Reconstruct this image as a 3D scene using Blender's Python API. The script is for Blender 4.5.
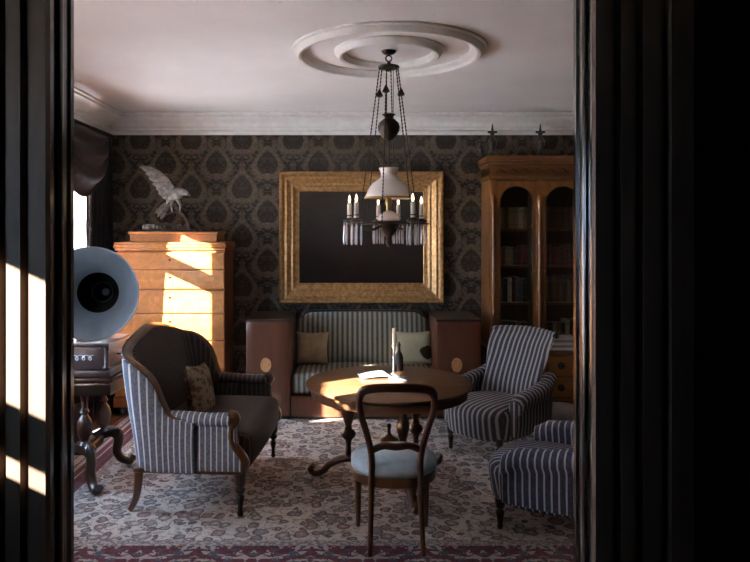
import bpy, bmesh, math, random
from mathutils import Vector, Matrix
random.seed(7)
PI = math.pi
for o in list(bpy.data.objects):
    bpy.data.objects.remove(o, do_unlink=True)
scene = bpy.context.scene
COL = scene.collection

# ------------------------------------------------------------------ camera
EYE = 1.74
cam = bpy.data.cameras.new('camera')
cam.sensor_width = 36.0
cam.lens = 680.0 / 750.0 * 36.0
cam.shift_x = 25.0 / 750.0
cam.shift_y = -48.0 / 750.0
cam.clip_start = 0.02
cam_o = bpy.data.objects.new('camera', cam)
COL.objects.link(cam_o)
cam_o.location = (0, 0, EYE)
cam_o.rotation_euler = (PI / 2, 0, 0)
scene.camera = cam_o

# ------------------------------------------------------------------ world, sun, exposure
SUN = Vector((0.819, 0.573, -0.377)).normalized()
world = bpy.data.worlds.new('world')
scene.world = world
world.use_nodes = True
wn = world.node_tree
wn.nodes.clear()
w_out = wn.nodes.new('ShaderNodeOutputWorld')
w_bg = wn.nodes.new('ShaderNodeBackground')
w_bg.inputs[0].default_value = (0.52, 0.73, 1.0, 1)
w_bg.inputs[1].default_value = 10.8
wn.links.new(w_bg.outputs[0], w_out.inputs[0])

sun = bpy.data.lights.new('sun', 'SUN')
sun.energy = 52.0
sun.angle = 0.009
sun.color = (1.0, 0.88, 0.74)
sun_o = bpy.data.objects.new('sun', sun)
COL.objects.link(sun_o)
sun_o.location = (-8, -4, 6)
sun_o.rotation_euler = SUN.to_track_quat('-Z', 'Y').to_euler()

scene.view_settings.view_transform = 'Standard'
scene.view_settings.look = 'None'
scene.view_settings.gamma = 1.0
scene.view_settings.use_curve_mapping = False
scene.view_settings.exposure = 1.55


# ------------------------------------------------------------------ mesh helpers
class MB:
    def __init__(self):
        self.V, self.F, self.M = [], [], Matrix.Identity(4)

    def add(self, verts, faces):
        b = len(self.V)
        self.V += [tuple(self.M @ Vector(v)) for v in verts]
        self.F += [tuple(i + b for i in f) for f in faces]
        return self

    def box(self, x0, x1, y0, y1, z0, z1):
        v = [(x, y, z) for z in (z0, z1) for y in (y0, y1) for x in (x0, x1)]
        f = [(0, 2, 3, 1), (4, 5, 7, 6), (0, 1, 5, 4), (2, 6, 7, 3), (0, 4, 6, 2), (1, 3, 7, 5)]
        return self.add(v, f)

    def loft(self, rings, caps=True, closed=False):
        n = len(rings[0])
        v = [p for r in rings for p in r]
        f = []
        m = len(rings)
        for i in range(m if closed else m - 1):
            a, b = i * n, ((i + 1) % m) * n
            for j in range(n):
                k = (j + 1) % n
                f.append((a + j, a + k, b + k, b + j))
        if caps and not closed:
            f.append(tuple(range(n))[::-1])
            f.append(tuple(range((m - 1) * n, m * n)))
        return self.add(v, f)

    def lathe(self, prof, c=(0, 0, 0), seg=20, caps=True):
        rings = []
        for r, z in prof:
            r = max(r, 0.0004)
            rings.append([(c[0] + r * math.cos(2 * PI * k / seg), c[1] + r * math.sin(2 * PI * k / seg), c[2] + z) for k in range(seg)])
        return self.loft(rings, caps)

    def tube(self, pts, rad, seg=8, closed=False, flat=None):
        pts = [Vector(p) for p in pts]
        n = len(pts)
        rings = []
        up = None
        for i, p in enumerate(pts):
            if closed:
                t = (pts[(i + 1) % n] - pts[i - 1])
            else:
                t = pts[min(i + 1, n - 1)] - pts[max(i - 1, 0)]
            if t.length < 1e-9:
                t = Vector((0, 0, 1))
            t.normalize()
            if up is None:
                up = Vector((0, 0, 1)) if abs(t.z) < 0.9 else Vector((1, 0, 0))
                if flat is not None:
                    up = Vector(flat)
            s = t.cross(up if flat is None else Vector(flat))
            if s.length < 1e-6:
                s = t.orthogonal()
            s.normalize()
            u = s.cross(t).normalized()
            if flat is None:
                up = u
            r = rad[i] if isinstance(rad, (list, tuple)) else rad
            ra, rb = r if isinstance(r, (list, tuple)) else (r, r)
            rings.append([tuple(p + s * (ra * math.cos(2 * PI * k / seg)) + u * (rb * math.sin(2 * PI * k / seg))) for k in range(seg)])
        return self.loft(rings, not closed, closed)

    def prism(self, poly, fn, d0, d1):
        """poly: 2D points; fn(a,b,d) -> xyz"""
        n = len(poly)
        v = [fn(a, b, d0) for a, b in poly] + [fn(a, b, d1) for a, b in poly]
        f = [tuple(range(n))[::-1], tuple(range(n, 2 * n))]
        for i in range(n):
            j = (i + 1) % n
            f.append((i, j, n + j, n + i))
        return self.add(v, f)

    def grid(self, fn, nu, nv):
        v = [fn(i / nu, j / nv) for i in range(nu + 1) for j in range(nv + 1)]
        f = []
        for i in range(nu):
            for j in range(nv):
                a = i * (nv + 1) + j
                f.append((a, a + nv + 1, a + nv + 2, a + 1))
        return self.add(v, f)

    def rbox(self, c, s, r, n=6, dome=(0, 0, 0), warp=None):
        """rounded box centre c, half sizes s, radius r"""
        pts, idx, faces = [], {}, []

        def vid(p):
            k = tuple(round(q, 5) for q in p)
            if k not in idx:
                idx[k] = len(pts)
                h = [max(1e-6, s[i] - r) for i in range(3)]
                q = Vector([p[i] * s[i] for i in range(3)])
                inner = Vector([max(-h[i], min(h[i], q[i])) for i in range(3)])
                dv = q - inner
                if dv.length > 1e-9:
                    q = inner + dv.normalized() * r
                d = (1 - p[0] ** 2) * (1 - p[1] ** 2) * (1 - p[2] ** 2)
                for a in range(3):
                    o1, o2 = [b for b in range(3) if b != a]
                    q[a] += dome[a] * p[a] * (1 - p[o1] ** 2) * (1 - p[o2] ** 2)
                q += Vector(c)
                if warp:
                    q = Vector(warp(q))
                pts.append(tuple(q))
            return idx[k]

        def g(i):
            t = -1 + 2 * i / n
            return math.sin(t * PI / 2) * 0.5 + t * 0.5
        for ax in range(3):
            o1, o2 = [b for b in range(3) if b != ax]
            for sg in (-1, 1):
                for i in range(n):
                    for j in range(n):
                        q = []
                        for (a, b) in ((i, j), (i + 1, j), (i + 1, j + 1), (i, j + 1)):
                            p = [0, 0, 0]
                            p[ax] = sg
                            p[o1] = g(a)
                            p[o2] = g(b)
                            q.append(vid(p))
                        faces.append(tuple(q))
        return self.add(pts, faces)

    def build(self, name, mat, parent=None, uv=None, bevel=0, solid=0, angle=38, kind=None, sub=0):
        me = bpy.data.meshes.new(name)
        me.from_pydata(self.V, [], self.F)
        bm = bmesh.new()
        bm.from_mesh(me)
        bmesh.ops.recalc_face_normals(bm, faces=bm.faces)
        if uv:
            lay = bm.loops.layers.uv.new('UVMap')
            for f in bm.faces:
                n = f.normal
                for l in f.loops:
                    l[lay].uv = uv(l.vert.co, n)
        bm.to_mesh(me)
        bm.free()
        for p in me.polygons:
            p.use_smooth = True
        me.set_sharp_from_angle(angle=math.radians(angle))
        if isinstance(mat, str):
            mat = M[mat]
        me.materials.append(mat)
        o = bpy.data.objects.new(name, me)
        COL.objects.link(o)
        if parent:
            o.parent = parent
        if solid:
            md = o.modifiers.new('solid', 'SOLIDIFY')
            md.thickness = solid
            md.offset = 0
        if bevel:
            md = o.modifiers.new('bevel', 'BEVEL')
            md.width = bevel
            md.segments = 2
            md.limit_method = 'ANGLE'
        if sub:
            md = o.modifiers.new('sub', 'SUBSURF')
            md.levels = sub
            md.render_levels = sub
        if kind:
            o['kind'] = kind
        return o


def tag(o, label, cat, group=None):
    o['label'] = label
    o['category'] = cat
    if group:
        o['group'] = group
    return o


def thing(name, label, cat, loc=(0, 0, 0), rz=0, group=None):
    o = bpy.data.objects.new(name, None)
    o.empty_display_size = 0.1
    COL.objects.link(o)
    o.location = loc
    o.rotation_euler = (0, 0, rz)
    return tag(o, label, cat, group)


def copy_tree(o, parent=None):
    c = o.copy()
    COL.objects.link(c)
    c.parent = parent
    for ch in list(o.children):
        copy_tree(ch, c)
    return c


def dup(o, parent, loc=None, rot=None, scale=None):
    c = o.copy()
    COL.objects.link(c)
    c.parent = parent
    if loc is not None:
        c.location = loc
    if rot is not None:
        c.rotation_euler = rot
    if scale is not None:
        c.scale = scale
    return c


def struct(o):
    o['kind'] = 'structure'
    return o


def ring(c, u, v, a, b, n=16, e=2.0):
    c, u, v = Vector(c), Vector(u), Vector(v)
    out = []
    for k in range(n):
        t = 2 * PI * k / n
        ct, st = math.cos(t), math.sin(t)
        x = math.copysign(abs(ct) ** (2 / e), ct) * a
        y = math.copysign(abs(st) ** (2 / e), st) * b
        out.append(tuple(c + u * x + v * y))
    return out


def lerp(a, b, t):
    return a + (b - a) * t


def smooth(t):
    t = max(0, min(1, t))
    return t * t * (3 - 2 * t)


def interp(pts, t):
    """piecewise smooth interpolation of [(t, v)]"""
    if t <= pts[0][0]:
        return pts[0][1]
    for (a, va), (b, vb) in zip(pts, pts[1:]):
        if t <= b:
            return lerp(va, vb, smooth((t - a) / (b - a)))
    return pts[-1][1]


def spline(pts, n=8):
    """Catmull-Rom through 3D points"""
    P = [Vector(p) for p in pts]
    P = [2 * P[0] - P[1]] + P + [2 * P[-1] - P[-2]]
    out = []
    for i in range(1, len(P) - 2):
        for k in range(n):
            t = k / n
            a, b, c, d = P[i - 1], P[i], P[i + 1], P[i + 2]
            out.append(0.5 * ((2 * b) + (c - a) * t + (2 * a - 5 * b + 4 * c - d) * t * t + (3 * b - a - 3 * c + d) * t ** 3))
    out.append(P[-2])
    return out


# ------------------------------------------------------------------ materials
class E:
    """shader maths by operators"""
    nt = None

    def __init__(self, s):
        self.s = s

    @staticmethod
    def m(op, *a):
        n = E.nt.nodes.new('ShaderNodeMath')
        n.operation = op
        for i, x in enumerate(a):
            if isinstance(x, E):
                E.nt.links.new(x.s, n.inputs[i])
            else:
                n.inputs[i].default_value = x
        return E(n.outputs[0])

    def __add__(s, o): return E.m('ADD', s, o)
    def __radd__(s, o): return E.m('ADD', s, o)
    def __sub__(s, o): return E.m('SUBTRACT', s, o)
    def __rsub__(s, o): return E.m('SUBTRACT', o, s)
    def __mul__(s, o): return E.m('MULTIPLY', s, o)
    def __rmul__(s, o): return E.m('MULTIPLY', s, o)
    def __truediv__(s, o): return E.m('DIVIDE', s, o)
    def abs(s): return E.m('ABSOLUTE', s)
    def fr(s): return E.m('FRACT', s)
    def sin(s): return E.m('SINE', s)
    def lt(s, o): return E.m('LESS_THAN', s, o)
    def gt(s, o): return E.m('GREATER_THAN', s, o)
    def mn(s, o): return E.m('MINIMUM', s, o)
    def mx(s, o): return E.m('MAXIMUM', s, o)

    def step(s, a, b):
        n = E.nt.nodes.new('ShaderNodeMapRange')
        n.interpolation_type = 'SMOOTHSTEP'
        E.nt.links.new(s.s, n.inputs[0])
        n.inputs[1].default_value = a
        n.inputs[2].default_value = b
        return E(n.outputs[0])


def vec(x, y, z=0.0):
    n = E.nt.nodes.new('ShaderNodeCombineXYZ')
    for i, q in enumerate((x, y, z)):
        if isinstance(q, E):
            E.nt.links.new(q.s, n.inputs[i])
        else:
            n.inputs[i].default_value = q
    return n.outputs[0]


def noise(v, scale, detail=3, rough=0.55, dist=0.0):
    n = E.nt.nodes.new('ShaderNodeTexNoise')
    if v is not None:
        E.nt.links.new(v, n.inputs['Vector'])
    n.inputs['Scale'].default_value = scale
    n.inputs['Detail'].default_value = detail
    n.inputs['Roughness'].default_value = rough
    n.inputs['Distortion'].default_value = dist
    return E(n.outputs[0])


def voro(v, scale, feature='F1', rnd=1.0):
    n = E.nt.nodes.new('ShaderNodeTexVoronoi')
    n.feature = feature
    E.nt.links.new(v, n.inputs['Vector'])
    n.inputs['Scale'].default_value = scale
    n.inputs['Randomness'].default_value = rnd
    return n


def mixc(f, a, b):
    n = E.nt.nodes.new('ShaderNodeMix')
    n.data_type = 'RGBA'
    for i, x in ((0, f), (6, a), (7, b)):
        if isinstance(x, E):
            E.nt.links.new(x.s, n.inputs[i])
        elif isinstance(x, (int, float)):
            n.inputs[i].default_value = x
        elif isinstance(x, (tuple, list)):
            n.inputs[i].default_value = (*x, 1)
        else:
            E.nt.links.new(x, n.inputs[i])
    return n.outputs[2]


def coords(kind='Object'):
    n = E.nt.nodes.new('ShaderNodeTexCoord')
    s = E.nt.nodes.new('ShaderNodeSeparateXYZ')
    E.nt.links.new(n.outputs[kind], s.inputs[0])
    return n.outputs[kind], E(s.outputs[0]), E(s.outputs[1]), E(s.outputs[2])


M = {}


def newmat(name, col=(0.5, 0.5, 0.5), rough=0.6, metal=0.0, spec=0.5, coat=0.0):
    m = bpy.data.materials.new(name)
    m.use_nodes = True
    E.nt = m.node_tree
    b = m.node_tree.nodes['Principled BSDF']
    b.inputs['Base Color'].default_value = (*col, 1)
    b.inputs['Roughness'].default_value = rough
    b.inputs['Metallic'].default_value = metal
    b.inputs['Specular IOR Level'].default_value = spec
    b.inputs['Coat Weight'].default_value = coat
    b.inputs['Coat Roughness'].default_value = 0.12
    M[name] = m
    return m, b


def setc(b, sock):
    E.nt.links.new(sock, b.inputs['Base Color'])


def bump(b, h, strength=0.3, dist=0.01):
    n = E.nt.nodes.new('ShaderNodeBump')
    n.inputs['Strength'].default_value = strength
    n.inputs['Distance'].default_value = dist
    E.nt.links.new(h.s, n.inputs['Height'])
    E.nt.links.new(n.outputs[0], b.inputs['Normal'])


def wood(name, c1, c2, rough=0.35, coat=0.3, scale=9, axis='z', burl=0.0, spec=0.5):
    m, b = newmat(name, c1, rough, 0, spec, coat)
    v, x, y, z = coords()
    k = 0.12
    if axis == 'z':
        vv = vec(x, y, z * k)
    elif axis == 'x':
        vv = vec(x * k, y, z)
    else:
        vv = vec(x, y * k, z)
    g = noise(vv, scale, 5, 0.6, 1.2)
    f = g.step(0.32, 0.7)
    c = mixc(f, c1, c2)
    if burl:
        q = noise(v, 7, 4, 0.6, 2.5).step(0.38, 0.62)
        c = mixc(q * burl, c, tuple(0.55 * t for t in c1))
    setc(b, c)
    bump(b, g, 0.05, 0.004)
    return m


def plain(name, col, rough=0.6, metal=0.0, spec=0.5, coat=0.0, var=0.15, scale=14):
    m, b = newmat(name, col, rough, metal, spec, coat)
    v, x, y, z = coords()
    n = noise(v, scale, 3).step(0.3, 0.7)
    setc(b, mixc(n, tuple(c * (1 - var) for c in col), tuple(min(1, c * (1 + var)) for c in col)))
    return m


def make_materials():
    # ceiling plaster
    m, b = newmat('plaster', (0.62, 0.60, 0.58), 0.9, 0, 0.2)
    v, x, y, z = coords()
    big = noise(v, 0.9, 4).step(0.35, 0.7)
    speck = noise(v, 5.5, 3, 0.6).step(0.70, 0.73)
    c = mixc(big, (0.76, 0.72, 0.70), (0.84, 0.80, 0.78))
    c = mixc(speck * 0.35, c, (0.30, 0.27, 0.25))
    setc(b, c)
    bump(b, noise(v, 40, 3), 0.08, 0.003)
    plain('cornice', (0.78, 0.745, 0.71), 0.8, spec=0.25, var=0.05)
    # damask wallpaper
    for nm, ax in (('damask', 'x'), ('damask_side', 'y')):
        m, b = newmat(nm, rough=0.75, spec=0.25)
        v, x, y, z = coords()
        u = (x if ax == 'x' else y) / 0.528
        w = z / 0.508

        def motif(a, bb):
            aa = a.abs()
            n1 = noise(vec(aa, bb, 0.37), 9.0, 2, 0.5)
            wid = 0.20 * (1.0 - 1.5 * bb)
            q = (a / wid) * (a / wid) + (bb / 0.24) * (bb / 0.24) + (n1 - 0.5) * 0.9
            return q, aa, n1
        a1 = (u + 0.119).fr() - 0.5
        b1 = (w + 0.638).fr() - 0.5
        a2 = (u + 0.619).fr() - 0.5
        b2 = (w + 0.138).fr() - 0.5
        q1, s1, n1 = motif(a1, b1)
        q2, s2, n2 = motif(a2, b2)
        q = q1.mn(q2)
        core = 1.0 - q.step(0.75, 0.95)
        halo = q.step(0.8, 1.0) * (1.0 - q.step(1.7, 2.6))
        fl = noise(vec(s1, b1, 0.9), 11.0, 2, 0.5, 0.6)
        leaf = fl.step(0.50, 0.56)
        fl2 = noise(vec(s1, b1, 4.9), 26.0, 2, 0.5, 0.4).step(0.52, 0.58)
        val = (leaf * 0.45 + fl2 * 0.28).mx(halo * (0.58 + 0.34 * fl2 + 0.2 * leaf))
        val = val * (1.0 - core) + core * (0.05 + 0.22 * fl2)
        big = noise(v, 1.4, 3).step(0.3, 0.7)
        dark = mixc(big, (0.018, 0.014, 0.011), (0.027, 0.020, 0.015))
        c = mixc(val, dark, (0.150, 0.115, 0.082))
        setc(b, c)
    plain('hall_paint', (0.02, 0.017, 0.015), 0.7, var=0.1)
    plain('wall_back_paint', (0.05, 0.04, 0.035), 0.8)
    plain('render_wall', (0.55, 0.5, 0.44), 0.9)
    plain('pale_ground', (0.88, 0.87, 0.86), 0.9, var=0.05)  # white ground colour, made up for its bounce light indoors
    # woods
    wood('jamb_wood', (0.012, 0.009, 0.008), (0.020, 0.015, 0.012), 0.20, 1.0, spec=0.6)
    wood('casing_wood', (0.075, 0.050, 0.036), (0.100, 0.068, 0.048), 0.5, 0.0, spec=0.3)
    wood('plank_wood', (0.07, 0.038, 0.02), (0.12, 0.06, 0.03), 0.45, 0.1, 6, 'y')
    wood('chest_wood', (0.50, 0.20, 0.055), (0.34, 0.115, 0.028), 0.34, 0.3, 5, 'x', 0.7)
    wood('chest_dark', (0.30, 0.10, 0.03), (0.20, 0.06, 0.018), 0.35, 0.3, 6, 'z')
    wood('case_wood', (0.30, 0.12, 0.032), (0.18, 0.068, 0.017), 0.36, 0.3, 7, 'z', 0.3)
    wood('case_rail', (0.20, 0.078, 0.021), (0.13, 0.047, 0.012), 0.36, 0.3, 7, 'x', 0.2)
    wood('mahogany', (0.085, 0.032, 0.018), (0.055, 0.020, 0.012), 0.28, 0.5, 6, 'z')
    wood('sofa_wood', (0.150, 0.055, 0.028), (0.10, 0.035, 0.018), 0.32, 0.35, 5, 'z')
    wood('walnut', (0.12, 0.052, 0.020), (0.062, 0.026, 0.011), 0.34, 0.35, 10, 'z')
    wood('gilt_walnut', (0.115, 0.055, 0.018), (0.060, 0.027, 0.010), 0.28, 0.5, 9, 'z')
    wood('black_wood', (0.022, 0.013, 0.009), (0.036, 0.020, 0.013), 0.28, 0.4)
    wood('table_wood', (0.20, 0.098, 0.046), (0.12, 0.055, 0.026), 0.30, 0.4, 5, 'x')
    wood('branch_wood', (0.06, 0.036, 0.022), (0.1, 0.06, 0.035), 0.8, 0.0)
    wood('phono_wood', (0.045, 0.024, 0.026), (0.062, 0.034, 0.034), 0.4, 0.3, 7, 'x')
    # gilt frame
    m, b = newmat('gilt', (0.5, 0.32, 0.11), 0.42, 0.55)
    v, x, y, z = coords()
    n = noise(v, 30, 4).step(0.3, 0.75)
    setc(b, mixc(n, (0.33, 0.165, 0.055), (0.58, 0.34, 0.14)))
    bump(b, noise(v, 70, 3), 0.25, 0.004)
    # painting
    m, b = newmat('painting', rough=0.30, spec=0.3)
    v, x, y, z = coords()
    n = noise(vec(x, y, z * 1.8), 2.2, 5, 0.6, 0.8)
    sky = z.step(-0.35, 0.55)
    c = mixc(sky, (0.018, 0.011, 0.009), (0.050, 0.043, 0.036))
    c = mixc(n.step(0.45, 0.75) * 0.7, c, (0.035, 0.020, 0.016))
    c = mixc(noise(v, 5, 4).step(0.58, 0.75) * 0.4, c, (0.008, 0.006, 0.006))
    setc(b, c)
    # metals etc.
    plain('brass', (0.42, 0.27, 0.10), 0.38, 0.9)
    plain('dark_bronze', (0.055, 0.042, 0.032), 0.42, 0.7)
    plain('horn_metal', (0.33, 0.46, 0.60), 0.34, 0.3, var=0.1, scale=5)
    plain('throat_shade', (0.012, 0.013, 0.015), 0.9, 0.0, spec=0.1)  # near-black, the shade deep in the horn put into the colour
    plain('silver', (0.5, 0.5, 0.52), 0.35, 0.8)
    plain('iron', (0.03, 0.028, 0.027), 0.5, 0.4)
    m, b = newmat('opal_glass', (0.86, 0.82, 0.78), 0.22, 0, 0.5)
    b.inputs['Transmission Weight'].default_value = 0.0
    b.inputs['Subsurface Weight'].default_value = 0.25
    b.inputs['Subsurface Radius'].default_value = (0.02, 0.02, 0.02)
    m, b = newmat('crystal', (0.92, 0.94, 0.96), 0.04, 0, 0.8)
    b.inputs['Transmission Weight'].default_value = 0.55
    b.inputs['IOR'].default_value = 1.5
    plain('candle_wax', (0.78, 0.72, 0.62), 0.5, var=0.04)
    m, b = newmat('flame', (1, 0.7, 0.4), 0.5)
    b.inputs['Emission Color'].default_value = (1.0, 0.70, 0.42, 1)
    b.inputs['Emission Strength'].default_value = 2.2
    # window pane / case glass : transparent with a weak reflection
    for nm, tint, gl in (('pane_glass', (0.96, 0.98, 1.0), 0.06), ('case_glass', (0.80, 0.82, 0.82), 0.07)):
        m = bpy.data.materials.new(nm)
        m.use_nodes = True
        E.nt = m.node_tree
        nt = m.node_tree
        nt.nodes.clear()
        out = nt.nodes.new('ShaderNodeOutputMaterial')
        mix = nt.nodes.new('ShaderNodeMixShader')  # added dark cone, stands in for shade inside the horn
        tr = nt.nodes.new('ShaderNodeBsdfTransparent')
        gs = nt.nodes.new('ShaderNodeBsdfGlossy')
        tr.inputs[0].default_value = (*tint, 1)
        gs.inputs['Roughness'].default_value = 0.03
        mix.inputs[0].default_value = gl
        nt.links.new(tr.outputs[0], mix.inputs[1])
        nt.links.new(gs.outputs[0], mix.inputs[2])
        nt.links.new(mix.outputs[0], out.inputs[0])
        M[nm] = m
    # sheer curtain
    m = bpy.data.materials.new('sheer')
    m.use_nodes = True
    E.nt = nt = m.node_tree
    nt.nodes.clear()
    out = nt.nodes.new('ShaderNodeOutputMaterial')
    df = nt.nodes.new('ShaderNodeBsdfDiffuse')
    tl = nt.nodes.new('ShaderNodeBsdfTranslucent')
    mix = nt.nodes.new('ShaderNodeMixShader')
    df.inputs[0].default_value = (0.8, 0.76, 0.72, 1)
    v, x, y, z = coords()
    setn = mixc(noise(v, 12, 3).step(0.3, 0.7), (0.80, 0.70, 0.66), (0.88, 0.82, 0.80))
    nt.links.new(setn, tl.inputs[0])
    mix.inputs[0].default_value = 0.55
    nt.links.new(df.outputs[0], mix.inputs[1])
    nt.links.new(tl.outputs[0], mix.inputs[2])
    nt.links.new(mix.outputs[0], out.inputs[0])
    M['sheer'] = m
    m, b = newmat('drape', (0.016, 0.014, 0.018), 0.85, 0, 0.2)
    b.inputs['Sheen Weight'].default_value = 0.15
    v, x, y, z = coords()
    setc(b, mixc(noise(v, 20, 4).step(0.35, 0.65), (0.009, 0.008, 0.011), (0.019, 0.016, 0.020)))
    # striped fabrics  (UV.x in metres)

    def stripes(name, per, frac, base, light, mid=None, soft=0.04):
        m, b = newmat(name, base, 0.8, 0, 0.25)
        b.inputs['Sheen Weight'].default_value = 0.05
        v, x, y, z = coords('UV')
        t = (x / per).fr()
        d = (t - 0.5).abs()
        s = 1.0 - d.step(frac / 2 - soft, frac / 2 + soft)
        vo, xo, yo, zo = coords()
        nz = noise(vo, 60, 3)
        bc = mixc(nz.step(0.35, 0.65), tuple(c * 0.8 for c in base), tuple(c * 1.25 for c in base))
        if mid:
            d2 = ((x / per + 0.5).fr() - 0.5).abs()
            s2 = 1.0 - d2.step(0.05, 0.11)
            bc = mixc(s2, bc, mid)
        setc(b, mixc(s, bc, light))
        bump(b, s, 0.15, 0.002)
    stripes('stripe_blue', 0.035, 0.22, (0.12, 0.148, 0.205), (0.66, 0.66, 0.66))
    stripes('stripe_shaded', 0.036, 0.20, (0.040, 0.031, 0.029), (0.105, 0.092, 0.085))  # same settee fabric as the blue, darkened to paint in its shade
    stripes('stripe_chair', 0.044, 0.38, (0.050, 0.046, 0.054), (0.33, 0.31, 0.30))
    stripes('stripe_navy', 0.040, 0.24, (0.040, 0.047, 0.078), (0.38, 0.39, 0.44))
    stripes('stripe_sofa', 0.050, 0.42, (0.13, 0.122, 0.095), (0.30, 0.28, 0.22), (0.05, 0.045, 0.04), 0.08)
    # plain fabrics
    plain('seat_blue', (0.36, 0.46, 0.53), 0.75, spec=0.2, var=0.18, scale=9)
    plain('cushion_beige', (0.34, 0.26, 0.17), 0.85, spec=0.1, var=0.12)
    m, b = newmat('cushion_cream', (0.6, 0.55, 0.4), 0.85, 0, 0.1)
    v, x, y, z = coords()
    d = noise(v, 9, 3).step(0.60, 0.66)
    rr = ((x - 0.115) * (x - 0.115) + (z + 0.04) * (z + 0.04) * 0.7)
    mot = (1.0 - (rr + (noise(v, 14, 2) - 0.5) * 0.006).step(0.0022, 0.0040))
    c = mixc(d * 0.3, (0.36, 0.32, 0.21), (0.27, 0.235, 0.14))
    setc(b, mixc(mot, c, (0.04, 0.025, 0.012)))
    m, b = newmat('cushion_floral', (0.4, 0.3, 0.2), 0.9, 0, 0.1)
    v, x, y, z = coords()
    n1 = noise(v, 16, 3).step(0.5, 0.58)
    n2 = noise(v, 23, 3).step(0.55, 0.62)
    c = mixc(n1, (0.30, 0.24, 0.17), (0.15, 0.085, 0.05))
    setc(b, mixc(n2 * 0.8, c, (0.10, 0.10, 0.07)))
    plain('pale_linen', (0.50, 0.47, 0.42), 0.85, spec=0.1, var=0.12)
    plain('paper_blue', (0.30, 0.34, 0.42), 0.6, var=0.1)
    plain('paper_white', (0.66, 0.64, 0.60), 0.7, var=0.06)
    plain('feather_grey', (0.24, 0.225, 0.21), 0.8, var=0.35, scale=30)
    plain('feather_dark', (0.13, 0.115, 0.10), 0.8, var=0.35, scale=30)
    plain('stone', (0.30, 0.28, 0.25), 0.9, var=0.4)
    plain('inlay', (0.62, 0.32, 0.13), 0.4, var=0.2, scale=60)
    # carpet : mirrored botanical field, red borders
    m, b = newmat('carpet', rough=0.95, spec=0.05)
    v, x, y, z = coords()
    HX, HY = 2.22, 1.645
    ax, ay = x.abs(), y.abs()
    edge = (HX - ax).mn(HY - ay)
    cell = 0.62
    fx = ((x / cell).fr() - 0.5).abs() * cell
    fy = ((y / cell).fr() - 0.5).abs() * cell
    warp = noise(vec(x, y, 0.2), 4.0, 2)
    wn_ = noise(vec(x, y, 0.2), 14.0, 3)
    mv = vec(x + wn_ * 0.05, y + wn_ * 0.05, warp * 0.2)
    vr = voro(mv, 12.0)
    dist = E(vr.outputs['Distance'])
    scol = E.nt.nodes.new('ShaderNodeSeparateColor')
    E.nt.links.new(vr.outputs['Color'], scol.inputs[0])
    r1, r2 = E(scol.outputs[0]), E(scol.outputs[1])
    size = 0.30 + 0.24 * r1
    petal = dist - size + (noise(vec(x, y), 34.0, 2) - 0.5) * 0.22
    flower = 1.0 - petal.step(-0.03, 0.05)
    rim = (1.0 - (petal.abs() - 0.02).step(0.02, 0.06))
    heart = 1.0 - (dist - size * 0.35).step(-0.02, 0.05)
    vine = noise(vec(x, y, 3.1), 6.5, 2, 0.5, 1.8)
    stem = 1.0 - ((vine - 0.5).abs()).step(0.012, 0.03)
    ground = mixc(noise(v, 1.2, 3).step(0.3, 0.7), (0.44, 0.40, 0.375), (0.52, 0.475, 0.44))
    fcol = mixc(r2.step(0.35, 0.4), (0.14, 0.145, 0.17), mixc(r2.step(0.66, 0.7), (0.22, 0.185, 0.175), (0.19, 0.115, 0.11)))
    c = mixc(noise(vec(x, y, 2.0), 26.0, 3).step(0.5, 0.62) * 0.5, ground, (0.25, 0.225, 0.21))
    c = mixc(stem * 0.8, c, (0.15, 0.13, 0.12))
    c = mixc(flower * 0.75, c, fcol)
    c = mixc(rim * 0.85, c, (0.085, 0.078, 0.082))
    c = mixc(heart * 0.8, c, (0.46, 0.39, 0.34))
    # border : guard (grey) 0.30-0.36 | red band 0.07-0.30 | guard
    red = mixc(noise(v, 30, 2).step(0.3, 0.7), (0.085, 0.032, 0.042), (0.118, 0.046, 0.056))
    bs = noise(vec(fx, edge, 1.7), 17.0, 2, 0.5, 0.8)
    motif_b = bs.step(0.52, 0.57)
    bcol = mixc(motif_b, red, (0.30, 0.27, 0.25))
    bs2 = noise(vec(fx, edge, 5.7), 24.0, 2, 0.5, 0.5).step(0.57, 0.61)
    bcol = mixc(bs2, bcol, (0.07, 0.085, 0.11))
    gcol = mixc(noise(vec(x, y, 7.0), 45, 2).step(0.47, 0.55), (0.17, 0.155, 0.16), (0.36, 0.32, 0.29))
    c = mixc(1.0 - edge.step(0.350, 0.356), c, gcol)
    c = mixc(1.0 - edge.step(0.285, 0.290), c, bcol)
    c = mixc(1.0 - edge.step(0.075, 0.080), c, gcol)
    c = mixc(1.0 - edge.step(0.020, 0.024), c, (0.12, 0.03, 0.035))
    setc(b, c)
    bump(b, noise(v, 160, 2), 0.35, 0.004)
    # book bindings
    for i, cc in enumerate([(0.12, 0.05, 0.035), (0.22, 0.16, 0.09), (0.13, 0.03, 0.03), (0.05, 0.07, 0.06), (0.36, 0.31, 0.24),
                            (0.07, 0.055, 0.045), (0.16, 0.09, 0.04), (0.10, 0.11, 0.13)]):
        plain('binding_%d' % i, tuple(min(0.8, 2.0 * t) for t in cc), 0.6, var=0.2, scale=40)


make_materials()

# ------------------------------------------------------------------ the room shell
XL, XR = -2.52, 2.95        # parlour side walls (inner faces)
YD, YB = 1.85, 7.05         # door wall (parlour face), back wall
ZC = 2.95
HL, HR, HB, YN = -1.75, 1.75, -2.3, 1.70   # hall: left, right, rear, near face of the door wall
OL, OR_ = -0.756, 0.612     # doorway opening
OH = 2.55

# unseen ground outside, whitened to bounce sunlight onto the ceiling
g = MB().box(-40, -2.95, -25, 30, -0.65, -0.6)
struct(g.build('ground', 'pale_ground'))

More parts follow.
